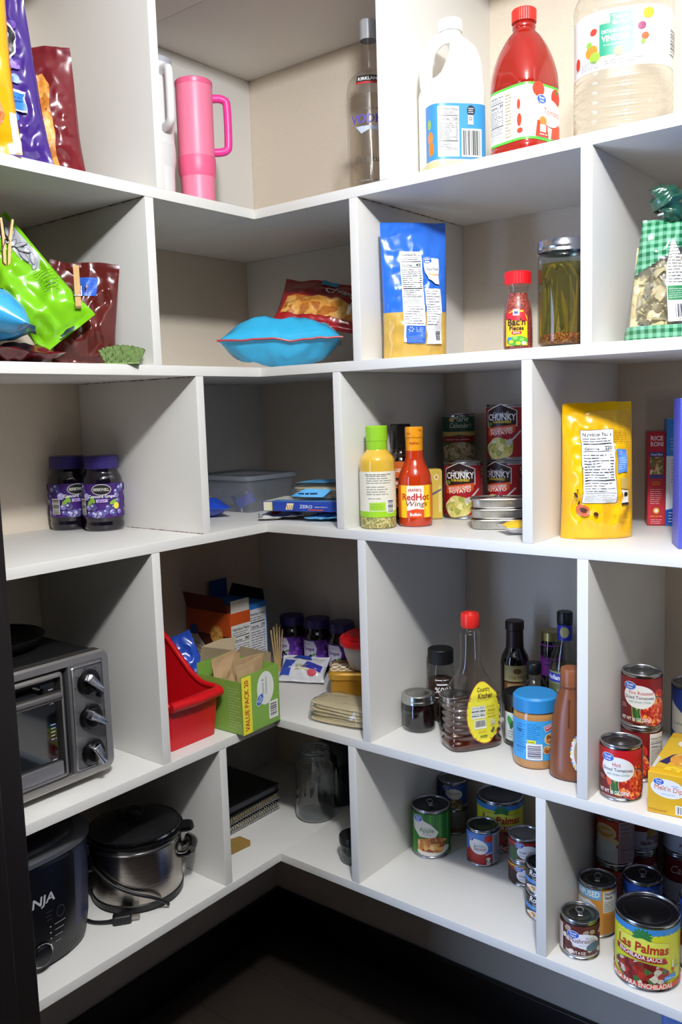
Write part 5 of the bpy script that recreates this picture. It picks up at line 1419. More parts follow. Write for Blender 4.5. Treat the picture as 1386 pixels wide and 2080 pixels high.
s = Sheet(); s.rect(-PI*.0138, .200, PI*.0138, .231, '23289A'); s.ell(.0, .217, .009, .011, 'B8AC6A'); s.build('neck_band', o, cyl(.0142, 0, 1).pt, .0035, None, .0003)
s = Sheet(); s.rect(-.045, .118, .045, .142, '7C8456'); s.rect(-.045, .121, .045, .138, '2A30A8'); s.text('Holland House', -.002, .126, .0095, WHITE, w=.068, bold=True); s.rect(-.045, .06, .045, .118, '5A6038'); s.text('WHITE', .0, .103, .006, 'C8C4A0', w=.026); s.text('COOKING WINE', 0, .094, .004, 'C8C4A0', w=.036); s.ell(0, .064, .024, .02, food(['7A4A1C', 'A06A2A', '5A3414'], 130)); s.rect(-.045, .02, .045, .05, '2A2418')
s.build('paper_label', o, sf.pt, .0045, None, .0005)
o = thing('vanilla_bottle', 'small clear bottle of dark extract with black cap behind the blue lid', 'bottle', .498, .235, SD, toward(.498, .235))
sf = Rev([(0, .025), (.003, .0275), (.08, .0275), (.098, .026), (.112, .019), (.120, .0135), (.13, .013)], 4)
obj('glass_wall', sf.bm(40), clear('EDEDEA', .03), o, 60); obj('extract', sf.bm(36, (True, True), .003, .076, -.0016), M('2A120C', .1), o, 60)
obj('cap', lathe([(.0145, .122), (.0155, .124), (.0155, .142), (.014, .144), (0, .144)], 28), M('0C0C0E', .4), o)
s = Sheet(); s.rect(-.03, .07, .03, .088, 'C8BCC8'); s.build('paper_label', o, sf.pt, .0045, None, .0005)
o = thing('spread_jar', 'dark jar with wide black lid and white label, half behind the peanut butter', 'jar', .503, .172, SD, toward(.503, .172))
sf = Rev([(0, .031), (.004, .035), (.075, .035), (.082, .033)], 3)
obj('jar_body', sf.bm(40), M('1C120E', .1, 0, 0, 0, 60, .5), o, 60); obj('lid', lidrib(.0355, .079, .103, 40), M('100E10', .4), o)
s = Sheet(); s.rect(-.04, .012, .04, .068, 'DDE0D6'); s.ell(-.024, .05, .006, .012, '4A9A4A', .4); s.ell(-.02, .044, .004, .009, '2A6A3A', -.4); s.words(-.03, .018, -.008, .034, 3, '8A8A80', 4); s.build('paper_label', o, sf.pt, .0045, None, .0005)

# cans and box at the right end
def tomato(top, word, col):
    def art(s, r, h):
        wrap(s, r, h, col); s.rect(-PI*r, .008, PI*r, h*.5, '6A1A18')
        s.ell(.034, h*.58, .013, .013, 'C83222'); s.ell(.034, h*.58, .009, .009, food(FRUIT, 260)); s.poly([(-.014, .012), (.004, .010), (.008, .044), (-.016, .042)], 'D8B058')
        s.ell(-.010, .026, .004, .015, '2F5A2C', .15); s.ell(-.003, .028, .004, .014, '3A7A34', -.1)
        if word == 'Hot': s.ell(-.017, .036, .0045, .010, 'D8542A', .2)
        s.ell(.024, .030, .0275, .027, '2A1412', 0, 40); s.ell(.024, .030, .0262, .0257, 'B9B4AE', 0, 40); s.ell(.0245, .0295, .0255, .025, food(FRUIT, 230), 0, 40)
        s.ell(-.003, h*.585, .0275, .0205, 'F1EFEC', -.12, 36); s.great(-.019, h*.775, .021)
        if word == 'Hot': s.text('Hot', -.004, h*.63, .0075, 'C0342C', w=.013)
        else: s.text(word, .0, h*.63, .006, 'C0342C', w=.040)
        s.text('Diced Tomatoes', -.003, h*.545, .006, '2A2A3A', w=.048); s.text('with Green Chilies', -.002, h*.475, .004, '6AA09A', w=.036)
        s.text('NET WT 10 OZ (283g)', -.010, .013, .0062, WHITE, w=.052, bold=True); s.words(-.036, h*.36, -.024, h*.44, 3, 'E0D0C8', 4)
        s.rect(.050, .008, .078, h-.008, 'E4E1DC'); s.nutri(.0505, .012, .0775, h-.012, None, 6, None)
    return art
TG = 'small tomato cans'
can(.7458, .150, SD, .0345, .096, 'diced tomato can at the base of the two-can stack, nutrition panel showing', tomato(0, 'Fire Roasted', '7A1418'), -62, group=TG)
can(.7458, .150, SD+.0968, .0345, .096, 'fire roasted tomato can standing on top of another can', tomato(0, 'Fire Roasted', '7A1418'), -2, group=TG)
can(.7445, .056, SD, .0342, .096, 'hot diced tomato can standing alone in front of the stack', tomato(0, 'Hot', 'C01A22'), -4, group=TG, lid='58585C')
def lentil(s, r, h):
    wrap(s, r, h, '22357E'); s.poly([(-.045, h*.78), (-.02, h*.66), (.0, h*.5), (-.004, h*.38), (-.02, h*.36), (-.045, h*.42)], 'BDB7AC'); s.text('Lentils', -.022, h*.5, .007, '3A5A44', w=.028); s.ell(-.018, h*.22, .022, h*.19, food(['7A6238', '9A8050', '5A4828'], 260)); s.rect(.018, h*.16, .06, h*.72, '7C93CE'); s.words(.021, h*.2, .058, h*.7, 10, '22304A', 3, .5)
can(.800, .265, SD, .0385, .150, 'navy blue can of lentils behind the yellow box at the right edge', lentil, 0)
o = carton(.826, .116, SD, .190, .066, .068, math.radians(-84), 'yellow melting cheese box lying at the front right of the fourth shelf', 'D9A81E', 'cheese_box')
s = Sheet(); s.ell(-.002, .044, .0265, .0155, 'E9E9EA', -.06, 36); s.great(-.016, .054, .016); s.text("Melt'n Dip", -.001, .0405, .0085, 'D0642A', w=.043, rot=-.05); s.words(.004, .049, .018, .053, 1, '9AB8D8', 3); s.words(-.012, .034, .014, .037, 1, '9AB8D8', 4)
s.bars(.012, .006, .029, .018, INK, 3); s.words(-.031, .004, .003, .009, 2, 'A8641C', 6); s.build('front_print', o, facept('front', .19, .066, .068), .05)
s = Sheet(); s.rect(-.032, -.07, .032, .07, 'D9B030'); s.ell(.008, -.012, .034, .030, '2A2450', 0, 30) if False else s.poly([(-.024, -.052), (-.008, -.01), (.031, .012), (.031, -.055)], 'E0A83A')
s.poly([(-.026, -.05), (-.012, -.01), (.0, .0), (-.012, -.055)], '2A2858'); s.ell(.014, -.028, .026, .030, food(['E8B450', 'D8963A', 'F0CC78', 'C47E2A'], 90, .35, (1, .5, 1)), .2, 30); s.poly([(-.014, -.078), (.012, -.082), (.014, -.066), (.0, -.060), (-.010, -.064)], 'EFC832'); s.words(-.002, -.078, .008, -.068, 2, '5A4A10', 3)
s.rect(-.0315, -.075, -.0265, -.028, 'C8CCD0'); s.ell(.010, .045, .024, .020, 'E4E6EA', 0, 30); s.text("Melt'n", .008, .046, .008, 'D0642A', w=.026, rot=.4); s.words(-.004, .034, .02, .04, 1, '8AB0D8', 5)
s.build('top_print', o, facept('top', .19, .066, .068), .05)
s = Sheet(); s.words(-.08, .008, .08, .06, 9, '6A6A5A', 5, .4); s.build('side_print', o, facept('right', .19, .066, .068), .05)
# ================================================================== bottom shelf
# dark blue cooker cut off by the trim
o = thing('multi_cooker', 'dark navy electric cooker with black touch panel, half behind the dark trim', 'cooker', -.195, -.573, SE, 0)
NV = M('1E2440', .3, 0, .04)
sf = Rev([(0, .125, .150, 3.2), (.006, .130, .156, 3.2), (.03, .134, .160, 3.2), (.05, .137, .163, 3.2), (.20, .142, .168, 3.2)], 3)
obj('body', sf.bm(72, (False, True), .05), NV, o, 60); obj('base', sf.bm(72, (True, False), None, .05), M('2A2A2C', .45), o, 60)
obj('rim', Rev([(.20, .142, .168, 3.2), (.203, .146, .172, 3.2), (.211, .146, .172, 3.2), (.215, .142, .168, 3.2), (.217, .130, .156, 3)], 1).bm(72, (False, True)), M('6C6E72', .35, .6), o)
obj('lid', Rev([(.217, .128, .150, 2.8), (.224, .125, .146, 2.8), (.23, .11, .13, 2.5), (.236, .08, .09, 2.2), (.238, .02, .02, 2)], 3).bm(64, (False, True)), M('0E0F14', .2), o)
s = Sheet(); pts = []
for cx, cy, a0 in ((.078, .188, 0), (-.078, .188, 90), (-.078, .02, 180), (.078, .02, 270)):
    for k in range(6): a = math.radians(a0+k*18); pts.append((cx+.018*math.cos(a), cy+.014*math.sin(a)))
s.poly(pts, M('07070A', .25)); s.text('NINJA', .012, .128, .017, 'B0B0B4', w=.075, bold=True, slant=.15)
s.ell(.060, .100, .009, .011, '2A2A30'); s.ell(.060, .100, .0075, .009, M('07070A', .25)); s.words(.03, .092, .044, .114, 3, '2A2A30', 5)
for i in range(4): s.rect(.036, .079-i*.011, .039, .081-i*.011, 'B8B8BC'); s.rect(.046, .080-i*.011, .070-.004*i, .0815-i*.011, '8A8A90')
s.build('control_panel', o, sf.pt, .006, .008, .0012, .0001)
bm = bmesh.new(); addtube(bm, [tuple(sf.pt(.018+.021*math.cos(t), .036+.021*math.sin(t), .004)) for t in [2*PI*i/28 for i in range(29)]], .0014, 8, 0, False, 1); obj('dial_ring', bm, steel('C8C8CC', .15), o)
bm = bmesh.new(); c0 = sf.pt(.018, .036, 0); addlathe(bm, [(0, .010), (.016, .010), (.0185, .008), (.019, 0)], 36); d = obj('dial', bm, M('0A0A10', .2), o); d.matrix_local = Matrix.Translation(c0) @ Matrix.Rotation(PI/2, 4, 'Y')

# slow cooker
o = thing('slow_cooker', 'round stainless slow cooker with black lid and its plug lying in front', 'slow cooker', -.140, -.281, SE, toward(-.14, -.281, 0))
BK = M('08080A', .18, 0, 0, 0, 60, .4)
obj('base', lathe([(0, .0), (.084, 0), (.092, .004), (.093, .016), (.0905, .018), (0, .018)], 64), M('0C0C0E', .4), o)
obj('shell', lathe([(.0905, .016), (.0915, .02), (.0925, .118), (.0915, .122), (.088, .122)], 64), steel('A9A29C', .2, .2), o)
obj('shell_rim', lathe([(.0905, .120), (.0955, .121), (.096, .125), (.0935, .127), (.088, .126)], 64), steel('C4C2C0', .2), o)
cr = obj('crock_rim', lathe([(.088, .124), (.096, .1265), (.0985, .131), (.098, .136), (.091, .139), (.080, .137), (.078, .130), (.0, .128)], 64), BK, o)
for sgn in (1, -1): obj('crock_tab', Rev([(.127, .018, .024, 3, 0), (.131, .020, .026, 3, 0), (.137, .018, .024, 3, 0)], 2).bm(32), BK, o).location = (.018, sgn*.093, 0)
obj('lid', lathe([(.088, .138), (.091, .140), (.0905, .1435), (.086, .145), (.06, .152), (.03, .1555), (0, .156)], 64), clear('2A2A2C', .04, .5, 2.2), o)
obj('lid_band', lathe([(.0885, .139), (.0925, .1405), (.092, .1445), (.0885, .1455), (.0865, .1435)], 64), steel('8E8E90', .15), o)
obj('lid_knob', lathe([(0, .155), (.010, .155), (.010, .160), (.016, .166), (.0165, .172), (.013, .176), (0, .177)], 32), BK, o)
for sgn in (1, -1):
    bm = bmesh.new()
    for q in (-1, 1): addtube(bm, [(q*.020+.010, sgn*.088, .078), (q*.022+.012, sgn*.100, .080), (q*.018+.014, sgn*.110, .090)], .007, 10)
    addtube(bm, [(-.016, sgn*.108, .090), (.012, sgn*.116, .094), (.040, sgn*.108, .090)], [.009]*9, 12)
    obj('side_handle', bm, BK, o)
co = obj('power_cord', tube([(.020, -.096, .095), (.055, -.082, .088), (.085, -.050, .066), (.0985, -.010, .048), (.099, .025, .034), (.0935, .048, .018), (.090, .056, .0085)], .0033, 8), M('0B0B0C', .4), o)
bm = bmesh.new(); addbox(bm, .102, .122, -.052, -.016, .0, .018, 0, .005); addtube(bm, [(.112, -.048, .009), (.110, -.062, .006), (.100, -.088, .0045), (.080, -.108, .0045)], .0033, 8); obj('plug', bm, M('0B0B0C', .5), co)
bm = bmesh.new()
for q in (.108, .116): addbox(bm, q-.0007, q+.0007, -.017, .0, .006, .012)
obj('plug_prong', bm, steel('A8A49A', .3), co)
flatpack(-.245, -.345, SE, .10, .12, .02, 20, clear('D4D2CE', .15, .35, 1.), 'crumpled clear plastic bag between the two cookers', 131, None, 'plastic_bag')

# notebooks
def notebook(z, col, pages, label, spiral, dx=0., dy=0., rz=0., t=.016, tip=0):
    o = thing('notebook', label, 'notebook', -.250+dx, .052+dy, z, math.radians(rz), 'stacked notebooks')
    X, Y = .098, .110
    bm = bmesh.new(); addbox(bm, -X+.001, X-.003, -Y+.001, Y-.001, .0012, t-.0012); obj('pages', bm, M(pages, .8, 0, .08), o)
    bm = bmesh.new(); addbox(bm, -X, X, -Y, Y, 0, .0012, 0, .0003); addbox(bm, -X, X, -Y, Y, t-.0012, t, 0, .0003); obj('cover', bm, M(col, .35), o)
    if spiral:
        bm = bmesh.new(); pts = []
        N = 26
        for i in range(N*8+1): a = 2*PI*i/8; pts.append((X-.002+(t*.60)*math.cos(a), -Y+.006+(2*Y-.012)*i/(N*8), t/2+(t*.60)*math.sin(a)))
        addtube(bm, pts, .0014, 6, 0, True, 1); obj('spiral_binding', bm, steel('D0D0D4', .3), o)
    return o
notebook(SE+.0032, '16161A', 'CFC4AA', 'spiral notebook at the bottom of the stack in the lower corner', True, .0, .0, 0, .015)
notebook(SE+.0230, '1A1A20', 'B8A878', 'spiral notebook in the middle of the stack in the lower corner', True, -.004, .004, 1.5, .015)
q = notebook(SE+.0448, '0A0A0C', '3A3A40', 'black bound book on top of the notebooks in the lower corner', False, -.004, .006, -1.2, .017)
s = Sheet(); s.words(-.03, .03, .0, .036, 1, '77777C', 3); s.build('cover_print', q, lambda u, v, w: (-u, v-.02, .0172+w), .05)
o = thing('paper_scrap', 'small tan kraft paper scrap beside the lower left divider', 'scrap', -.115, -.075, SE, 0)
bm = bmesh.new(); P = [(-.03, -.052, .001), (.016, -.050, .001), (.026, .046, .002), (.012, .060, .003), (-.02, .058, .005), (-.032, .03, .003)]
f = bm.faces.new([bm.verts.new(p) for p in P]); bmesh.ops.solidify(bm, geom=[f], thickness=.0012); obj('paper', bm, M('C29C54', .8, 0, .2, .3, 80), o)
o.location.x, o.location.y = -.103, -.062

# glass jars in the corner
o = thing('canning_jar', 'large empty open glass canning jar standing in the lower corner', 'jar', -.050, .182, SE, toward(-.05, .182))
h, R = .168, .047
sf = Rev([(0, .036), (.003, .042), (.012, R), (.06, R), (.118, R), (.130, .0455), (.138, .0395), (.142, .0375), (.168, .0370)], 4)
GL = clear('F8FBFC', .02, .01, 2.2)
obj('glass_wall', sf.bm(56, (True, False)), GL, o, 60)
obj('glass_base', Rev([(.002, .040), (.006, .043), (.010, .042)], 2).bm(48), clear('B9C0BE', .08, .25), o, 60)
bm = bmesh.new()
for z in (.146, .152, .158): addtube(bm, [(.0382*math.cos(t), .0382*math.sin(t), z+.0015*t/PI) for t in [2*PI*i/40 for i in range(41)]], .0013, 6, 0, False, 1)
obj('screw_thread', bm, clear('DCE2E4', .03, .2, 1.6), o)
obj('lip', lathe([(.0365, .165), (.0378, .167), (.0378, .170), (.0362, .1715), (.0345, .170), (.0345, .166)], 48), clear('D8DFE2', .03, .25, 1.6), o)
bm = bmesh.new(); addtube(bm, [tuple(sf.pt(-.02+.01*i, .105+.006*math.sin(i*1.3), .0006)) for i in range(5)], .0012, 6); obj('embossed_mark', bm, clear('DCE2E4', .03, .2, 1.6), o)
o = thing('glass_jug', 'dark smoked glass jug behind the empty canning jar', 'jug', -.070, .290, SE, toward(-.07, .29))
sf = Rev([(0, .05), (.004, .058), (.02, .062), (.10, .062), (.135, .052), (.16, .03), (.175, .019), (.20, .018)], 4)
obj('jug_body', sf.bm(48), M('14161C', .06, 0, 0, 0, 60, .6), o, 60); obj('stopper', lathe([(.020, .198), (.0215, .200), (.0215, .220), (.018, .223), (0, .223)], 28), M('101114', .3), o)
o = thing('small_jar', 'small glass jar with a black lid at the left of the first right divider', 'jar', .152, .068, SE, toward(.152, .068))
sf = Rev([(0, .022), (.003, .025), (.02, .0285), (.036, .0285), (.044, .027), (.05, .027)], 3)
obj('glass_wall', sf.bm(40), clear('D4DAD8', .04, .08, 1.3), o, 60); obj('lid', lathe([(.028, .044), (.0298, .045), (.0298, .058), (.028, .0605), (.0, .0605)], 40), M('1E1F20', .3), o)
obj('contents', sf.bm(36, (True, True), .003, .02, -.002), M('4A4A48', .6, 0, .3), o, 60)
o = thing('tall_jar', 'slim clear jar with dark lid almost hidden by the first right divider', 'jar', .150, .185, SE, toward(.15, .185))
o.location.x = .145; o.location.y = .190
sf = Rev([(0, .026), (.003, .029), (.08, .029), (.095, .026), (.1, .025)], 3)
obj('glass_wall', sf.bm(40), clear('DADFE0', .04, .06, 1.3), o, 60); obj('lid', lathe([(.0265, .095), (.0282, .096), (.0282, .112), (.026, .114), (0, .114)], 36), M('2A2B2C', .3), o)

# cans, middle bay
def apple(s, r, h):
    wrap(s, r, h, '2E7A2E')
    for i in range(12): s.rect(-.06+i*.0105, .008, -.056+i*.0105, h-.008, '4C9A38' if i % 2 else '246A28')
    s.poly([(-.048, h*.80), (-.03, h*.84), (-.004, h*.72), (.012, h*.56), (.004, h*.44), (-.03, h*.45), (-.046, h*.60)], 'D9D4CC'); s.great(-.034, h*.82, .022); s.text('Apple', -.014, h*.555, .0105, '4A8A3A', w=.032); s.words(-.022, h*.63, .0, h*.66, 1, '9AB03A', 3); s.words(-.024, h*.49, .0, h*.53, 2, 'A89A90', 4)
    s.ell(.002, h*.17, .038, h*.10, 'DAD4CC', .1, 30); s.poly([(-.034, h*.16), (.02, h*.13), (.032, h*.38), (.012, h*.46), (-.014, h*.44), (-.034, h*.38)], food(['B87434', 'D8A458', 'E0BC7C', '8E4A20', 'C88A40'], 110))
can(.2640, .205, SE, .0425, .108, 'tall green pie filling can standing alone by the divider', apple, 6, tab=True, lid='55555A')
def bluebeans(s, r, h):
    wrap(s, r, h, '24407E'); s.ell(.004, h*.56, .020, h*.2, 'CFC8BE', -.2); s.great(-.014, h*.78, .018); s.text('Mushroom', .003, h*.55, .0045, '4A4A5A', w=.026); s.ell(.006, h*.2, .018, h*.17, food(['7A5A30', '9A7A48', '5A4020'], 160))
def greyback(s, r, h):
    wrap(s, r, h, '77746C'); s.words(-.02, .016, .026, h-.016, 7, '4A4842', 3, .4); s.rect(-PI*r, .007, PI*r, .016, '7A5230')
can(.2545, .316, SE, .033, .062, 'small can under the blue one at the back of the lower shelf', greyback, 0, group='small stacked cans')
can(.2545, .316, SE+.0626, .033, .062, 'small blue can on top of a grey one at the back of the lower shelf', bluebeans, -4, group='small stacked cans')
PALM = '2F7A3E'
def palmas(s, r, h):
    wrap(s, r, h, 'D6D62A'); s.rect(-PI*r, h-.016, PI*r, h-.0075, '3A86C8')
    for i in range(36): s.ell(-.16+i*.009, h-.0165, .0045, .0022, '3A86C8', n=12); s.lay -= 1
    s.lay += 1
    s.poly([(-.052, h*.56), (.040, h*.52), (.040, h*.73), (.012, h*.76), (-.006, h*.80), (-.052, h*.78)], 'B8A83A'); s.poly([(-.051, h*.565), (.039, h*.525), (.039, h*.725), (.012, h*.75), (-.006, h*.79), (-.051, h*.77)], 'E2E25A')
    for k in range(9):
        a = -.4+k*.47; s.ell(-.006+.008*math.cos(a), h*.815+.006*math.sin(a), .009, .0026, PALM, a, 10)
    s.text('Las Palmas', -.006, h*.59, .0165, 'B8301C', w=.086, bold=True, rot=-.06)
    s.poly([(-.054, h*.50), (.036, h*.43), (.032, h*.51), (-.054, h*.58)], 'A82820'); s.text('ENCHILADA SAUCE', -.010, h*.485, .0075, WHITE, w=.072, bold=True, rot=-.08)
    s.ell(-.008, h*.27, .050, h*.175, '6A6A6E', -.06, 40); s.ell(-.008, h*.275, .048, h*.165, food(['8A1A14', 'B03020', '6E120E', 'C8C0A8', '9A2A1C', '7A3A28', '4A6A34', 'D8D0B8'], 115), -.06, 40)
    s.poly([(.028, h*.17), (.054, h*.20), (.054, h*.27), (.030, h*.24)], '3A8ACC'); s.words(.031, h*.195, .052, h*.235, 1, 'D8E8F4', 3); s.rect(.0445, h*.33, .0470, h*.47, 'E8E8D8'); s.ell(.0457, h*.33, .003, .0035, 'C83A20'); s.words(.050, h*.36, .060, h*.46, 4, '8A9A2A', 5); s.rect(.049, h*.345, .058, h*.365, '4A90C8')
    s.words(.064, h*.2, .085, h*.85, 16, '5A6A1A', 7, .4)
    s.rect(-PI*r, .0075, PI*r, h*.135, 'D0442A'); s.text('SALSA PARA ENCHILADAS', -.010, h*.068, .0085, 'F4E8D8', w=.108, bold=True)
can(.372, .322, SE, .051, .114, 'large yellow enchilada sauce can at the back of the middle bay', palmas, 10, lid='54545A')
def tsauce(s, r, h):
    wrap(s, r, h, '4A82D0'); s.rect(-PI*r, .007, .012, h*.34, '8E1E1E'); s.ell(.0, h*.22, .024, h*.16, 'A82420'); s.ell(-.030, h*.32, .012, .012, 'A82420'); s.ell(-.012, h*.55, .022, h*.20, 'ECEAE6', -.3); s.great(-.030, h*.74, .017); s.text('Tomato', -.010, h*.55, .0055, '4A9A8A', w=.024); s.text('Sauce', -.008, h*.45, .0085, '8A3A48', w=.026); s.ell(.011, h*.78, .009, .008, 'C8321C'); s.crect(.013, h*.38, .02, .002, 'DAD8D0', .35); s.rect(.006, h*.06, .014, h*.26, 'E4E8DE'); s.text('U', .010, h*.11, .008, '2A7A4A', bold=True)
    s.rect(.019, .007, .075, h-.007, 'B8BAC8'); s.nutri(.020, .010, .048, h-.010, None, 4, None)
can(.377, .2345, SE, .0345, .080, 'small tomato sauce can with blue label in the middle bay', tsauce, 2, lid='4A4A40')
def chile(k):
    def art(s, r, h):
        wrap(s, r, h, '5A1414' if k else '3A1410'); s.rect(-PI*r, h*.72, PI*r, h-.006, '9A2420' if k else 'C89A34')
        if not k:
            for i in range(14): s.ell(-.05+i*.008, h*.72, .005, .004, '7A2418', n=12); s.lay -= 1
            s.lay += 1
        s.ell(-.026, h*.35, .012, h*.3, '2F5A34' if k else '1E1412'); s.ell(.004, h*.46, .021, h*.29, 'EDEBEE', 0, 30); s.great(-.012, h*.74, .017); s.text('Green Chiles', .004, h*.42, .005, '8A4A5A', w=.032); s.words(-.012, h*.3, .018, h*.35, 1, '8A8A9A', 3)
    return art
can(.486, .214, SE, .034, .050, 'short green chile can with brown and gold label, lower of two', chile(0), 0, group='short chile cans')
can(.486, .214, SE+.0506, .034, .050, 'short green chile can with red label, upper of two', chile(1), 2, group='short chile cans')
def roast(s, r, h):
    wrap(s, r, h, '1C1E22'); s.text('Rosarita', -.004, h*.66, .0115, WHITE, w=.046, bold=True, slant=.25); s.poly([(-.05, h*.42), (-.02, h*.36), (.05, h*.34), (.05, h*.56), (-.02, h*.52), (-.05, h*.54)], '3A84CE'); s.text('DICED', -.010, h*.54, .0045, 'D8D8D0', w=.018); s.text('TOMATO', -.004, h*.41, .0055, 'E8D8B8', w=.03, bold=True)
    s.ell(.0, h*.19, .036, h*.15, food(['D89A4A', 'E8E0D0', 'B8642A', 'F0E8DC', '6A7A3A'], 150))
can(.571, .128, SE, .0365, .052, 'short black and blue can cut by the divider, lower of two', roast, -8, group='short black cans', lid='303034')
can(.571, .128, SE+.0526, .0365, .052, 'short black and blue can cut by the divider, upper of two', roast, -8, group='short black cans', lid='303034')
def redyel(s, r, h):
    wrap(s, r, h, '8A1A18'); s.rect(-PI*r, .008, PI*r, h*.55, 'C8A020')
can(.515, .330, SE, .036, .110, 'red and yellow can deep behind the chile cans', redyel, 0)
# cans, right bay
def mush(s, r, h):
    wrap(s, r, h, '5A2A26', .009); rnd = random.Random(3)
    for i in range(22):
        u, v = rnd.uniform(-.045, .045), rnd.uniform(.013, h-.016); s.ell(u, v, .0055, .0042, ('CFC0B0', 'A8907E', 'E0D4C6')[i % 3], rnd.uniform(-1, 1), 12); s.lay = min(s.lay, 10)
    s.lay = 14; s.ell(.006, h*.50, .026, h*.19, 'E6E6EE', -.1, 30); s.ell(.022, h*.36, .014, .008, '4A6A78', .2); s.great(-.014, h*.65, .020); s.text('Sliced', .014, h*.56, .004, '8A9ABA', w=.014); s.text('Mushrooms', .003, h*.46, .0085, '6A3048', w=.046); s.words(-.004, h*.39, .022, h*.42, 1, '9AA0B8', 4); s.text('NET WT 4 OZ', -.010, .012, .0055, 'EDE6DC', w=.034, bold=True); s.rect(-.052, .010, -.034, h-.012, 'D8CCC6')
can(.672, .058, SE, .034, .072, 'short mushroom can with ring pull at the front of the right bay', mush, 4, tab=True, lid='77776E')
def infused(s, r, h):
    wrap(s, r, h, 'C8893A'); s.rect(-PI*r, h*.74, .008, h-.0075, '6AA8DC'); s.text('INFUSED', -.016, h*.79, .011, WHITE, w=.044, bold=True); s.poly([(-.05, h*.68), (-.012, h*.72), (.0, h*.62), (-.014, h*.44), (-.05, h*.48)], 'DCE0E4'); s.text('Peach', -.022, h*.57, .008, '3A5A8A', w=.02)
    s.rect(.012, h*.50, .052, h*.90, 'DAD8D2'); s.text('Nutrition', .028, h*.83, .006, '26262A', w=.026, bold=True); s.text('Facts', .023, h*.755, .006, '26262A', w=.015, bold=True); s.words(.014, h*.52, .050, h*.72, 6, '3A3A3E', 4); s.words(.012, h*.08, .048, h*.46, 12, '7A4E1C', 5, .4)
can(.672, .137, SE, .034, .100, 'orange and light blue fruit can with ring pull behind the mushroom can', infused, -4, tab=True, lid='77777A')
can(.790, .062, SE, .0525, .118, 'large yellow enchilada sauce can at the front of the right bay', palmas, -2, lid='5A5A60')
def bluetab(s, r, h):
    wrap(s, r, h, '2450A8'); s.poly([(-.045, h*.72), (-.02, h*.6), (-.002, h*.42), (-.03, h*.30), (-.045, h*.35)], 'DCE0EA'); s.text('Corn', -.026, h*.5, .008, '4A7AB0', w=.022); s.rect(.0, h*.72, .009, h*.86, 'D8D0BE'); s.ell(.0045, h*.79, .003, .004, '6A4A20'); s.words(.014, h*.6, .045, h*.86, 5, '8A9AC8', 4); s.rect(.012, h*.58, .05, h*.9, '3A5696'); s.words(.014, h*.6, .048, h*.88, 5, '8A9AC8', 4)
can(.737, .190, SE, .0350, .104, 'blue vegetable can with ring pull behind the big yellow can', bluetab, 0, tab=True, lid='66666A')
def chicken(s, r, h):
    wrap(s, r, h, 'C23A22'); s.ell(-.022, h*.68, .022, h*.16, 'E4D2A0', -.1); s.ell(-.022, h*.68, .017, h*.10, 'D09A3A'); s.text('CHICKEN', -.02, h*.665, .0065, 'F4ECD8', w=.026, bold=True); s.ell(-.006, h*.5, .010, .008, 'E4D2A0'); s.rect(-.06, .008, .003, h*.40, 'CDD4D8'); s.ell(-.022, h*.42, .022, .010, 'D8DCDE'); s.words(-.035, h*.08, -.01, h*.12, 1, '4A5AA0', 4); s.ell(-.035, h*.5, .009, .010, 'E0DCD0')
    s.rect(.004, .008, .09, h-.008, 'B9A0AA'); s.nutri(.005, .010, .042, h-.008, '120', 5, None, '3A2430')
def sbase(s, r, h):
    wrap(s, r, h, 'A82A1E'); s.ell(-.02, h*.75, .02, h*.16, 'C88A34'); s.rect(.01, .008, .09, h-.008, '9A6A64'); s.words(.012, .02, .05, h-.02, 10, '5A2A2A', 4)
CS = 'condensed soup cans in the right bay'
can(.672, .222, SE, .0345, .098, 'red soup can under the chicken soup can, lower right bay', sbase, -6, group=CS)
can(.672, .222, SE+.0986, .0345, .098, 'chicken soup can stacked at the left of the right bay', chicken, 4, group=CS)
def soup(s, r, h):
    wrap(s, r, h, 'C9CEDA'); s.rect(-PI*r, h*.46, PI*r, h-.0075, '7A1420'); s.text("Campbell's", .0, h*.64, .017, 'E2DED8', w=.078, slant=.3); s.text('Fiesta', .004, h*.29, .0085, '7A2038', w=.026, bold=True); s.text('Nacho Cheese', .004, h*.19, .0085, '7A2038', w=.050, bold=True); s.words(-.024, h*.1, .024, h*.14, 1, '6A6A7A', 4); s.ell(.0, h*.45, .010, .010, 'A88A3A')
for x, y, n, l1, l2, tn in ((.692, .298, 2, 'red and white soup can behind the chicken soup stack, lower one', 'red and white soup can behind the chicken soup stack, upper one', 40), (.868, .222, 2, 'red and white soup can under its twin at the right edge, lower shelf', 'red and white soup can stacked on its twin at the right edge, lower shelf', 6)):
    R = .0345 if x < .8 else .0480
    for k in range(n): can(x, y, SE+k*(.0986 if R < .04 else .1106), R, .098 if R < .04 else .110, (l1, l2)[k], soup, tn, group=CS)
can(.763, .332, SE, .0345, .098, 'red and white soup can deep in the right bay, lower of the rear pair', soup, 30, group=CS)
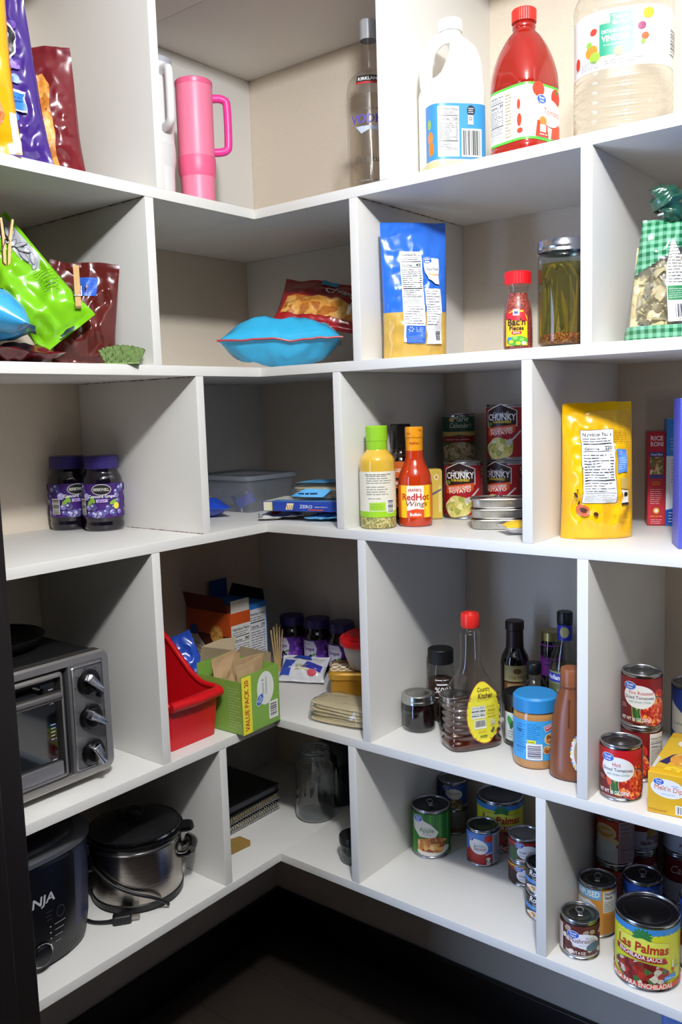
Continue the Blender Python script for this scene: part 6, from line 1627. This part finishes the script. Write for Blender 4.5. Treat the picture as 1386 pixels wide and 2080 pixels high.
can(.763, .332, SE+.0986, .0345, .098, 'red and white soup can deep in the right bay, upper of the rear pair', soup, 30, group=CS)
can(.858, .135, SE, .036, .075, 'red-labelled can under a blue one at the right frame edge, lower shelf', plainred, 60)
can(.858, .135, SE+.0756, .036, .055, 'small blue can on a red one at the right frame edge, lower shelf', bluetab, 40)

# on the floor
o = thing('water_pack', 'shrink-wrapped blue drinks pack on the floor under the lower right shelf', 'drinks pack', .905, .225, 0, 0)
bm = bmesh.new(); addbox(bm, -.112, .112, -.10, .10, 0, .385, 0, .012)
bmesh.ops.subdivide_edges(bm, edges=bm.edges[:], cuts=5, use_grid_fill=True)
for v in bm.verts: v.co += Vector((noise.noise(v.co*30)*.004, noise.noise(v.co*30+Vector((4, 0, 0)))*.004, max(0, noise.noise(v.co*25))*.004 if v.co.z > .1 else 0))
obj('shrink_wrap', bm, M('7C9ADC', .12, 0, .25, .5, 35, .6), o, 60)
o = carton(-.318, -.330, 0, .06, .13, .085, math.radians(8), 'small grey carton on the floor under the lower left shelf', '8C8C8C', 'floor_box')
# ------------------------------------------------------------------ light
def lamp(name, kind, loc, power, col, **k):
    d = bpy.data.lights.new(name, kind); d.energy = power; d.color = col
    for a, b in k.items(): setattr(d, a, b)
    o = bpy.data.objects.new(name, d); COL.objects.link(o); o.location = loc
    return o
lamp('ceiling_bulb', 'POINT', (1.18, -.97, 2.36), 95, (.95, .972, 1), shadow_soft_size=.05)
o = lamp('doorway_daylight', 'AREA', (-.02, -1.40, .95), 40, (.42, .6, 1), shape='RECTANGLE', size=1.7, size_y=.9)
o.rotation_euler = (0, math.radians(-90), 0)
w = bpy.data.worlds.new('room_air'); SC.world = w; w.use_nodes = True
bg = w.node_tree.nodes['Background']; bg.inputs[0].default_value = (.75, .82, 1, 1); bg.inputs[1].default_value = .004
SC.view_settings.view_transform = 'Standard'; SC.view_settings.look = 'None'
SC.view_settings.gamma = 1; SC.view_settings.use_curve_mapping = False
SC.view_settings.exposure = 0.
try:
    SC.cycles.transparent_max_bounces = 32; SC.cycles.max_bounces = 10
except AttributeError: pass
